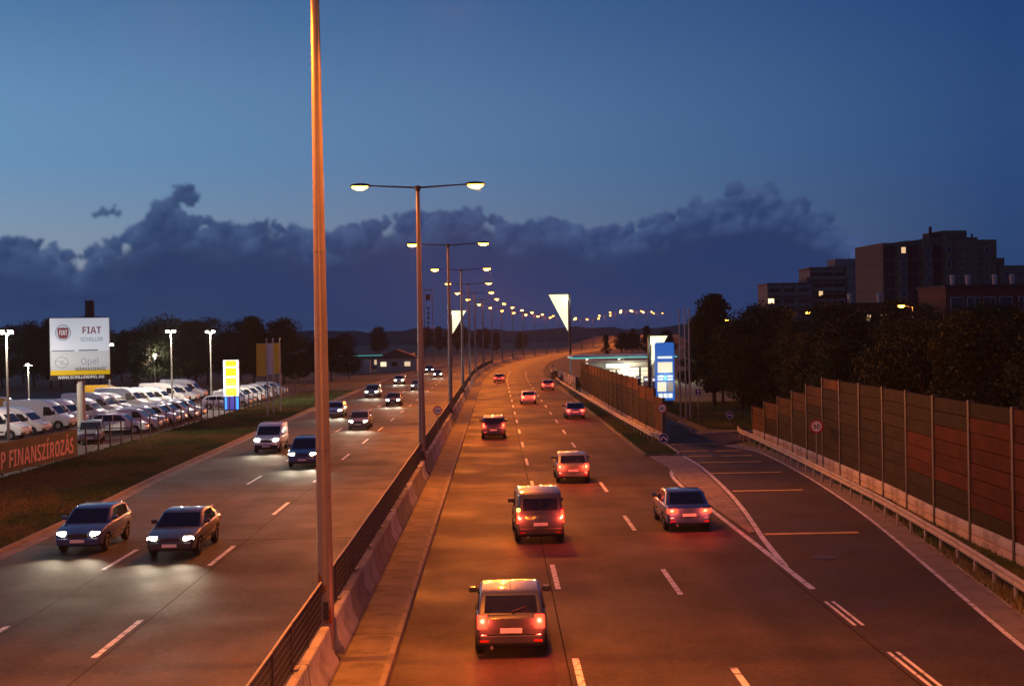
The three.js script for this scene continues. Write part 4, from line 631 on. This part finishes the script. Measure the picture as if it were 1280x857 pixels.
// ---------------------------------------------------------------- filling station on the right, low buildings on the left
const litPane = (r, g, b, k) => std({ color: rgb(0.2, 0.2, 0.2), emissive: rgb(r, g, b), emissiveIntensity: k, roughness: 0.3 });
{
  const cyan = litPane(0.1, 0.85, 0.8, 0.75), warm = litPane(1, 0.86, 0.55, 1.0), white = litPane(0.95, 1, 0.95, 0.95), dim = litPane(0.8, 0.6, 0.35, 0.4);
  const t = thing('station_canopy', 'flat filling station canopy with glowing turquoise edge behind the brown wall', 'canopy', 19.2, 0, 196);
  part('roof', box(15.6, 0.5, 12, 0, 4.15, 0), std({ color: rgb(0.3, 0.32, 0.33), roughness: 0.6 }), t); part('edge_light', box(15.7, 0.13, 0.08, 0, 4.0, 6.05), cyan, t); for (const s of [-1, 1]) part('edge_light', box(0.08, 0.13, 12, s * 7.85, 4.0, 0), cyan, t);
  for (const [x, z] of [[-5, 3], [0, 3], [5, 3], [-5, -3], [0, -3], [5, -3]]) { part('column', box(0.4, 3.9, 0.4, x, 1.95, z), M.concretePale, t); part('ceiling_lamp', box(0.8, 0.05, 0.8, x + 1.6, 3.88, z), white, t); }
  for (const x of [-3.4, 1.6, 6.6]) { const L = new THREE.PointLight(new THREE.Color(1, 0.97, 0.88), 170); L.position.set(x, 3.6, 2); L.castShadow = true; L.shadow.radius = 20; L.name = 'canopy_light'; t.add(L); }
  const s = thing('station_shop', 'lit station shop with bright windows seen over the brown noise wall', 'shop', 18.2, 0, 182);
  part('wall', box(9.5, 3.4, 5, 0, 1.7, -3), std({ color: rgb(0.45, 0.42, 0.38), roughness: 0.8 }), s); part('roof', box(10, 0.3, 5.6, 0, 3.55, -3), M.concrete, s); part('sign_band', box(2.6, 0.55, 0.1, -1.2, 3.0, -0.42), white, s);
  for (const [x, w, m, y, h] of [[-3.6, 1.4, dim, 1.6, 2], [-1.9, 1.5, warm, 1.5, 1.7], [-0.1, 1.6, warm, 1.5, 1.7], [1.6, 1.3, warm, 1.6, 2.2], [3.2, 1.3, warm, 1.6, 2.2]]) { const f = part('window_frame', box(w + 0.16, h + 0.16, 0.1, x, y, -0.44), M.trim, s); part('pane', box(w, h, 0.06, x, y, -0.39), m, f); for (let k = -1; k < 2; k++) part('shelf_bar', box(w, 0.05, 0.05, x, y + k * 0.55, -0.33), M.trim, f); }
  const L = new THREE.PointLight(new THREE.Color(1, 0.9, 0.66), 60); L.position.set(0.5, 1.8, 1); L.castShadow = true; L.name = 'shop_light'; s.add(L);
  [[15.9, 170], [16.7, 168], [17.5, 166]].forEach(([x, d], i) => { const p = thing('fuel_pump', ['left white fuel pump beside the lit shop', 'middle white fuel pump beside the lit shop', 'right white fuel pump beside the lit shop'][i], 'fuel pump', x + 2.6, 0.1, d - 4, 0, 'fuel pumps'); part('cabinet', rbox(0.7, 1.9, 0.5, 0, 0.95, 0, 0.05), M.concretePale, p); part('display', box(0.5, 0.35, 0.04, 0, 1.5, 0.26), litPane(0.9, 0.95, 1, 0.8), p); part('hose', new THREE.TubeGeometry(new THREE.CatmullRomCurve3([V3(0.36, 1.6, 0), V3(0.55, 1.0, 0.1), V3(0.5, 0.5, 0.1), V3(0.37, 1.1, 0.1)]), 12, 0.03, 6), M.black, p); });
  // price totem
  const blue = litPane(0.01, 0.2, 0.85, 0.5), tt = thing('price_totem', 'blue lit price totem with white panels at the station entrance', 'totem', 16.95, 0.1, 128, 0.05);
  part('cabinet', rbox(2.0, 5.9, 0.5, 0, 3.5, 0, 0.25), blue, tt); part('foot', box(1.5, 0.6, 0.4, 0, 0.3, 0), M.trim, tt);
  for (const [x, y, w, h, m] of [[0, 4.95, 1.5, 0.22, white], [0, 3.95, 1.5, 1.05, warm], [-0.5, 3.05, 0.55, 0.2, white], [-0.5, 2.75, 0.55, 0.2, white], [0.5, 3.05, 0.55, 0.2, white], [0.5, 2.75, 0.55, 0.2, white], [0, 2.9, 0.34, 0.5, cyan], [-0.36, 2.0, 0.9, 0.95, warm], [0.5, 2.0, 0.6, 0.95, dim], [-0.5, 1.1, 0.42, 0.45, white], [0, 1.1, 0.42, 0.45, white], [0.5, 1.1, 0.42, 0.45, white]]) part('price_panel', rbox(w, h, 0.05, x, y, 0.265, 0.02), m, tt);
  const TL = new THREE.PointLight(new THREE.Color(0.4, 0.65, 1), 5); TL.position.set(0, 3, 1.2); TL.castShadow = true; TL.name = 'totem_light'; tt.add(TL);
  // wedge-shaped light fins
  const fin = (label, x, d, y0, y1, w, flip) => { const f = thing('light_fin', label, 'lit sign', x, 0, d, 0, 'wedge signs of the filling stations'); const sh = new THREE.Shape([[0, y0], [0.06, y0], [0.06, y1 - 0.95], [0.18, y1 - 0.95], [0.18, y1], [-w, y1]].map(([a, b]) => new THREE.Vector2(flip ? -a : a, b))); part('glowing_panel', new THREE.ExtrudeGeometry(sh, { depth: 0.3, bevelEnabled: false }).translate(0, 0, -0.15), litPane(1, 1, 0.62, 1.15), f); part('cap', box(w + 0.5, 0.14, 0.5, (flip ? 1 : -1) * (w / 2 - 0.1), y1 + 0.075, 0), M.black, f); part('mast', box(0.3, y1 - 0.05, 0.4, flip ? -0.36 : 0.36, (y1 - 0.05) / 2, 0), M.darkSteel, f); const L = new THREE.PointLight(new THREE.Color(1, 1, 0.7), 10); L.position.set(0, y1 - 1, 1.3); L.castShadow = true; L.name = 'fin_light'; f.add(L); };
  fin('tall white wedge shaped light fin above the right carriageway edge', 11.3, 200, 8.2, 13.9, 2.9, false); fin('smaller wedge shaped light fin across the motorway, behind the lamp poles', -19.2 + 8, 330, 8.5, 14.4, 3.6, true); fin('low wedge shaped light fin just left of the price totem', 17.2, 140, 4.1, 7.2, 1.7, true);
}
{
  const cyan = litPane(0.1, 0.85, 0.8, 0.6), t = thing('roadside_market', 'low dark market building with thin turquoise edge light across the motorway', 'building', -37, 0, 330);
  part('wall', box(30, 3.2, 12, 0, 1.6, 0), std({ color: rgb(0.16, 0.15, 0.14), roughness: 0.9 }), t); part('roof', box(31, 0.4, 13, 0, 3.4, 0), M.trim, t); part('edge_light', box(31, 0.14, 0.1, 0, 3.25, 6.55), cyan, t); for (let k = -6; k < 7; k++) part('window', box(1.4, 1.2, 0.1, k * 2.2, 1.5, 6.05), k % 3 ? M.glass : litPane(1, 0.7, 0.4, 0.7), t);
  const c = thing('site_container', 'white box container standing beyond the van lot', 'container', -29.2, 0, 273); part('shell', rbox(4.4, 2.9, 2.4, 0, 1.5, 0, 0.05), M.concretePale, c); for (let k = -3; k < 4; k++) part('rib', box(0.08, 2.6, 0.05, k * 0.6, 1.5, 1.22), M.concretePale, c); part('door', box(0.9, 2.2, 0.06, -1.5, 1.25, 1.225), M.trim, c);
  const w = thing('low_house', 'dim low house with one lit window left of the motorway', 'house', -22.5, 0, 290); part('wall', box(9, 3, 6, 0, 1.5, 0), std({ color: rgb(0.4, 0.3, 0.25), roughness: 0.9 }), w); part('roof', new THREE.ExtrudeGeometry(new THREE.Shape([[-4.9, 3], [4.9, 3], [0, 5]].map((p) => new THREE.Vector2(...p))), { depth: 6.6, bevelEnabled: false }).translate(0, 0.01, -3.3), std({ color: rgb(0.12, 0.06, 0.05), roughness: 0.9 }), w); for (const [x, m] of [[-3, litPane(1, 0.8, 0.5, 1.2)], [-0.5, M.glass], [2.4, litPane(1, 0.75, 0.45, 0.8)]]) part('window', box(1.3, 1, 0.08, x, 1.7, 3.02), m, w);
  const ch = thing('chimney', 'dark slender chimney rising behind the billboard', 'chimney', -95.4, 0, 300); part('stack', cyl(1.4, 1.0, 17.4, 0, 0, 0, 20), std({ color: rgb(0.03, 0.028, 0.028), roughness: 0.9 }), ch); part('rim', cyl(1.1, 1.1, 0.4, 0, 17.2, 0, 20), M.trim, ch);
  const fr = thing('frame_pylon', 'faint dark frame pylon standing behind the second lamp pole', 'pylon', -18.5, 0, 350); for (const s of [-1, 1]) part('leg', box(0.16, 20.8, 0.2, s * 1.1, 10.4, 0), M.darkSteel, fr); part('top_bar', box(2.36, 0.2, 0.2, 0, 20.7, 0), M.darkSteel, fr); part('panel', box(1.3, 1.6, 0.2, 0, 18.6, 0), M.darkSteel, fr); for (let k = 0; k < 6; k++) part('letter_plate', box(0.5, 0.8, 0.15, 0, 15.6 - k * 1.3, 0), M.darkSteel, fr);
}
// ---------------------------------------------------------------- housing blocks on the right
{
  const pane = std({ color: rgb(0.02, 0.025, 0.035), roughness: 0.08 }), frame = std({ color: rgb(0.3, 0.29, 0.28), roughness: 0.7 }), lit = litPane(1, 0.74, 0.4, 2.2), lit2 = litPane(1, 0.62, 0.3, 0.9);
  const win = (t, x, y, z, w, h, m = pane, ry = 0) => { const f = part('window', box(w + 0.2, h + 0.2, 0.14, 0, 0, 0), frame, t); f.position.set(x, y, z); f.rotation.y = ry; part('pane', box(w, h, 0.06, 0, 0, 0.06), m, f); return f; };
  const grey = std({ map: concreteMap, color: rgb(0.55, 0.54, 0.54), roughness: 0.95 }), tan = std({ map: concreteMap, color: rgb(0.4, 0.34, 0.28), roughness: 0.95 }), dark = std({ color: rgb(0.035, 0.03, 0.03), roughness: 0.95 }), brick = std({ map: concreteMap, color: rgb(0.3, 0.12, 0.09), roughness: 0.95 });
  // block A: stepped slabs with rows of balconies, running away to the left
  const A = thing('apartment_block', 'stepped grey apartment block with rows of balconies and few lit windows', 'building', 86, 0, 330, 0);
  const seg = (x0, x1, h, z, balc) => {
    part('wall', metresUV(box(x1 - x0, h, 12, (x0 + x1) / 2, h / 2, z - 6)), grey, A); part('parapet', box(x1 - x0 + 0.3, 0.5, 12.3, (x0 + x1) / 2, h + 0.25, z - 6), tan, A);
    const n = Math.round((x1 - x0) / 3.6), fl = Math.floor((h - 1) / 2.9);
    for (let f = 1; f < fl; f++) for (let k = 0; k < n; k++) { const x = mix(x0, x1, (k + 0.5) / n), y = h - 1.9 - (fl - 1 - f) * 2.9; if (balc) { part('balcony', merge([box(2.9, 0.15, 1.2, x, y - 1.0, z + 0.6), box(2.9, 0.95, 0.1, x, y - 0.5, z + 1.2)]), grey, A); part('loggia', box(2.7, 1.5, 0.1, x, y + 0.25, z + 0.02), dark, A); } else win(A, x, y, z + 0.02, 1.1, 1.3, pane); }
  };
  seg(-15.6, -4.2, 19.6, 2, true); seg(-4, 5, 23.6, 0, true);
  part('stair_tower', metresUV(box(1.9, 21.4, 9, -4.2, 10.7, -3)), tan, A);
  part('wall', metresUV(box(8.4, 24, 12, 9.6, 12, -4)), grey, A); part('roof_house', box(7.4, 2.2, 8, 6.6, 25.1, -5), grey, A); part('roof_house', box(1.6, 1.4, 6, 11, 24.7, -5), dark, A); part('roof_mast', bar([7.2, 26, -4], [7.2, 28.4, -4], 0.05), M.darkSteel, A);
  win(A, 9.3, 22.2, 2.03, 1.0, 1.4, lit).userData.label = 'bright lit window'; win(A, 10.9, 19.6, 2.03, 0.6, 0.7, lit2); win(A, 10.9, 16.6, 2.03, 1.1, 1.4, lit2); win(A, 10.9, 13.9, 2.03, 0.8, 0.9, lit2); win(A, -15.0, 15.4, 3.4, 1.5, 1.2, lit); win(A, -1.6, 17.2, 1.4, 1.0, 1.2, lit2); win(A, 11.2, 22.4, 2.03, 1, 1.2);
  // block B: tall tan block with deep loggias
  const B = thing('apartment_block', 'tall tan apartment tower with deep loggias, highest building on the right', 'building', 91.5, 0, 260, 0.12);
  const tower = (x0, x1, h, z, dep) => part('wall', metresUV(box(x1 - x0, h, dep, (x0 + x1) / 2, h / 2, z - dep / 2)), tan, B);
  tower(-12.4, -9.4, 25.2, 0, 14); tower(-9.4, -7.6, 25.2, 1.2, 14); tower(-7.6, -4.2, 25.6, 0, 14); tower(-4.2, -2.3, 25.8, 1.4, 14); tower(-2.3, 0.4, 26.2, 0.2, 14); tower(0.4, 1.7, 26.4, 1.6, 14); tower(1.7, 8, 26.2, 0.4, 16); tower(8, 13, 25.8, -1.2, 14);
  part('roof_house', box(5.4, 1.6, 6, 4.2, 27, -5), tan, B); part('roof_house', box(2.2, 1.0, 4, 0.2, 26.9, -4), dark, B); part('vent_stack', cyl(0.35, 0.3, 2.4, -1.1, 26.2, -2, 10), dark, B); part('vent_stack', cyl(0.2, 0.2, 1.1, 8, 26, -2, 8), dark, B);
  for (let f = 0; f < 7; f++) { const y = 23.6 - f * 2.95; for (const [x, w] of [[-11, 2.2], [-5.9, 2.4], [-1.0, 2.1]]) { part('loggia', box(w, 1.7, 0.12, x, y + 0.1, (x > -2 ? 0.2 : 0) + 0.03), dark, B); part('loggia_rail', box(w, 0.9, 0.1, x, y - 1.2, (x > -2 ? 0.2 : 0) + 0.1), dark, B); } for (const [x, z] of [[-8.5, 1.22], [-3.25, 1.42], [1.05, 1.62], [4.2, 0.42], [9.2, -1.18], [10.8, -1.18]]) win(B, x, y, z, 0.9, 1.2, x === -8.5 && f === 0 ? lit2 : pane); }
  const C = thing('apartment_block', 'lower tan block at the right edge behind the brick houses', 'building', 109, 0, 265, 0.1); part('wall', metresUV(box(9, 20.4, 12, 0, 10.2, -4)), tan, C); part('roof_house', box(3, 1.8, 4, -2.8, 21.3, -4), tan, C); for (let f = 0; f < 4; f++) for (const x of [-3, 0, 3]) win(C, x, 18.4 - f * 2.9, 2.02, 0.9, 1.2);
  // brick terrace
  const terrace = (label, x, d, w, h, seed, chims) => {
    const t = thing('brick_house', label, 'house', x, 0, d, 0.1, 'brick houses among the trees'), r = rng(seed); part('wall', metresUV(box(w, h, 9, 0, h / 2, -4.5)), brick, t); part('roof', box(w + 0.4, 0.35, 9.4, 0, h + 0.18, -4.5), dark, t);
    for (const c of chims) part('chimney', merge([cyl(0.32, 0.38, 1.3, c, h + 0.3, -2, 10), cyl(0.5, 0.3, 0.35, c, h + 1.5, -2, 10)]), frame, t);
    for (let fx = -w / 2 + 1.6; fx < w / 2 - 0.8; fx += 2.4) for (const fy of [h - 2.3, h - 5.3]) { const f = win(t, fx, fy, 0.04, r() > 0.4 ? 1.7 : 0.8, 1.7, r() > 0.88 ? lit2 : pane); if (r() > 0.35) part('mullion', box(0.08, 1.6, 0.06, 0.2, 0, 0.1), frame, f); }
  };
  terrace('brick house row with pale window frames at the right edge', 71.5, 178, 17, 13.2, 5, [-6.5, -4.2, -0.2, 2.4]); terrace('small brick house with pale gable posts below the grey block', 57.8, 190, 12, 11.2, 9, [-4, 0.6]);
}
// ---------------------------------------------------------------- trees
{
  const leaf = (s) => { const g = new THREE.BufferGeometry(); g.setAttribute('position', new THREE.Float32BufferAttribute([-s * 0.5, 0, 0, 0, s * 0.5, s * 0.12, 0, -s * 0.5, s * 0.12, s * 0.5, 0, 0], 3)); return g; };
  const barkM = std({ color: rgb(0.06, 0.045, 0.035), roughness: 1 });
  const leafM = [[0.024, 0.036, 0.012], [0.03, 0.04, 0.014], [0.02, 0.031, 0.012]].map((c) => new THREE.MeshPhysicalMaterial({ color: rgb(...c), roughness: 0.85, specularIntensity: 0.35, side: THREE.DoubleSide }));
  function makeTree(seed, h, spread, kind) {
    const r = rng(seed), t = new THREE.Group(), limbs = [], clumps = [], th = h * (kind ? 0.22 : 0.3);
    limbs.push(bar([0, -0.1, 0], [0.1, th, 0.05], 0.03 * h * 0.6, 0.02 * h * 0.6, 8), bar([0.1, th, 0.05], [0.2 * (r() - 0.5), h * 0.8, 0.1], 0.012 * h, 0.004 * h, 7));
    const n = kind ? 26 : 30;
    for (let i = 0; i < n; i++) { const f = i / n, y = mix(th * 0.8, h * 0.95, f), w = kind ? spread * (1.05 - f) : spread * Math.sqrt(Math.max(0.06, 1 - Math.pow((f - 0.36) / 0.68, 2))), a = i * 2.4 + r(), q = Math.sqrt(r()) * w; const c = [q * Math.cos(a), y, q * Math.sin(a)]; clumps.push([...c, (kind ? 0.1 : 0.14) * h * (0.6 + 0.6 * r())]); if (i % 2 === 0) limbs.push(bar([0.1, Math.min(y * 0.75, th + 0.4 * (y - th)), 0], c, 0.006 * h, 0.002 * h, 5)); }
    const pos = [], nor = [], per = 420; const va = V3(0, 0, 0), m = new THREE.Matrix4(), e = new THREE.Euler();
    for (const [x, y, z, rad] of clumps) for (let k = 0; k < per; k++) {
      let dx, dy, dz, l; do { dx = r() * 2 - 1; dy = r() * 2 - 1; dz = r() * 2 - 1; l = dx * dx + dy * dy + dz * dz; } while (l > 1); const q = 0.55 + 0.45 * Math.sqrt(l); const s = (0.12 + 0.14 * r()) * (h / 10);
      e.set(r() * 6.28, r() * 6.28, r() * 6.28); m.makeRotationFromEuler(e); const P = [x + dx * rad * q * 1.15, y + dy * rad * q * 0.8, z + dz * rad * q * 1.15];
      const c = [[-0.5, 0, 0], [0, 0.42, 0.1], [0.55, 0, 0], [-0.5, 0, 0], [0.55, 0, 0], [0, -0.42, 0.1]].map((v) => va.set(v[0] * s, v[1] * s, v[2] * s).applyMatrix4(m).toArray()); for (const v of c) pos.push(P[0] + v[0], P[1] + v[1], P[2] + v[2]);
    }
    const g = new THREE.BufferGeometry(); g.setAttribute('position', new THREE.Float32BufferAttribute(pos, 3)); g.computeVertexNormals();
    part('trunk', merge(limbs), barkM, t); part('crown', g, leafM[seed % 3], t); return t;
  }
  const proto = [makeTree(11, 10, 3.6, 0), makeTree(12, 10, 3.0, 0), makeTree(13, 10, 2.6, 1), makeTree(14, 10, 4.1, 0)];
  const r = rng(300);
  const plant = (list, where, name, group) => { list.sort((a, b) => a[0] / a[1] - b[0] / b[1]); list.forEach(([x, d, h, k], i) => { const c = proto[k].clone(); c.name = numbered(name); const s = h / 10; c.scale.set(s * (0.9 + 0.3 * r()), s, s * (0.9 + 0.3 * r())); c.rotation.y = r() * 6.28; c.position.set(x, 0, -d); c.userData = { label: `dark leafy tree ${where}, ${i < 30 ? ORD[i] : i === 30 ? 'thirty-first' : 'thirty-second'} from the left`, category: 'tree', group }; scene.add(c); }); };
  const a = []; for (let i = 0; i < 26; i++) { const d = 118 + 75 * r(); a.push([d * mix(0.158, 0.42, (i + r()) / 26), d, 7.5 + 3.6 * r(), Math.floor(r() * 4)]); } a.push([21.6, 126, 11.6, 2], [21, 104, 7, 1], [24, 101, 7.5, 0], [28, 103, 8, 3], [33.5, 108, 8.5, 0], [39, 110, 9, 1]);
  plant(a, 'in the wood behind the slip road junction', 'roadside_tree', 'trees behind the slip road junction');
  const b = []; for (let i = 0; i < 20; i++) { const d = 44 + 2.6 * i; b.push([wallX(d) + 3.2 + 4.5 * r() + i * 0.05, d + 2 * r(), 6.6 + 2.0 * r(), Math.floor(r() * 4)]); }
  plant(b, 'behind the red noise wall', 'wall_tree', 'trees behind the red noise wall');
  const c = []; for (let i = 0; i < 24; i++) { const d = 195 + 60 * r(); c.push([-d * mix(0.42, 0.165, (i + r()) / 24), d, 8.5 + 4.0 * r(), Math.floor(r() * 4)]); } for (let i = 0; i < 5; i++) { const d = 205 + 40 * r(); c.push([-d * mix(0.15, 0.1, i / 4) - 4, d, 5 + 3 * r(), 0]); }
  plant(c, 'along the far side of the van lot', 'lot_tree', 'trees beyond the van lot');
  const e2 = []; for (let i = 0; i < 14; i++) { const d = 560 + 80 * r(); e2.push([cx(d) + mix(-150, -26, i / 13), d, 9 + 5 * r(), Math.floor(r() * 4)]); } for (let i = 0; i < 14; i++) { const d = 380 + 200 * r(); e2.push([cx(d) + 16 + 60 * r(), d, 7 + 4 * r(), Math.floor(r() * 4)]); }
  for (let i = 0; i < 4; i++) e2.push([cx(700) + 30 + i * 22, 690 + i * 20, 8 + 3 * r(), i]);
  e2.length = 32; plant(e2, 'on the far horizon along the bend', 'distant_tree', 'trees on the far horizon');
  [[12.1, 168, 1.9], [11.6, 176, 1.6], [10.9, 190, 1.5], [10.7, 205, 1.8]].forEach(([x, d, h], i) => { const s = proto[3].clone(); s.name = numbered('bush'); s.scale.set(h / 8, h / 10, h / 6); s.position.set(x - 0.9 + (d > 195 ? -0.3 : 0), 0.05, -d); s.userData = { label: `small bush against the pale concrete wall, ${ORD[i]} from the camera`, category: 'bush', group: 'bushes at the concrete wall' }; scene.add(s); });
}
{ // side-street lamps among the trees on the right
  const lamp = (label, x, d, h, cd) => { const t = thing('side_lamp', label, 'street lamp', x, 0, d, 0, 'side-street lamps'); part('pole', cyl(0.09, 0.05, h, 0, 0, 0, 10), M.galv, t); part('arm', bar([0, h - 0.05, 0], [-0.9, h + 0.15, 0], 0.035), M.galv, t); const hd = part('lamp_head', rbox(0.7, 0.14, 0.3, -1.1, h + 0.2, 0, 0.06), M.darkSteel, t); const g = new THREE.SphereGeometry(1, 14, 8, 0, 6.2832, Math.PI / 2, Math.PI / 2); g.scale(0.32, 0.2, 0.18); g.translate(-1.1, h + 0.13, 0); part('lamp_glass', g, M.lampBowl, hd); const L = new THREE.PointLight(SODIUM, cd); L.position.set(-1.1, h + 0.05, 0.1); L.castShadow = true; L.shadow.radius = 6; L.name = 'sodium_light'; t.add(L); };
  lamp('bright side-street lamp in front of the tan tower', 40.2, 122, 9.6, 300); lamp('small side-street lamp below the grey apartment block', 37, 146, 9.5, 160); lamp('small side-street lamp low above the trees near the flagpoles', 30.2, 160, 8.9, 160);
}
renderer.render(scene, camera);
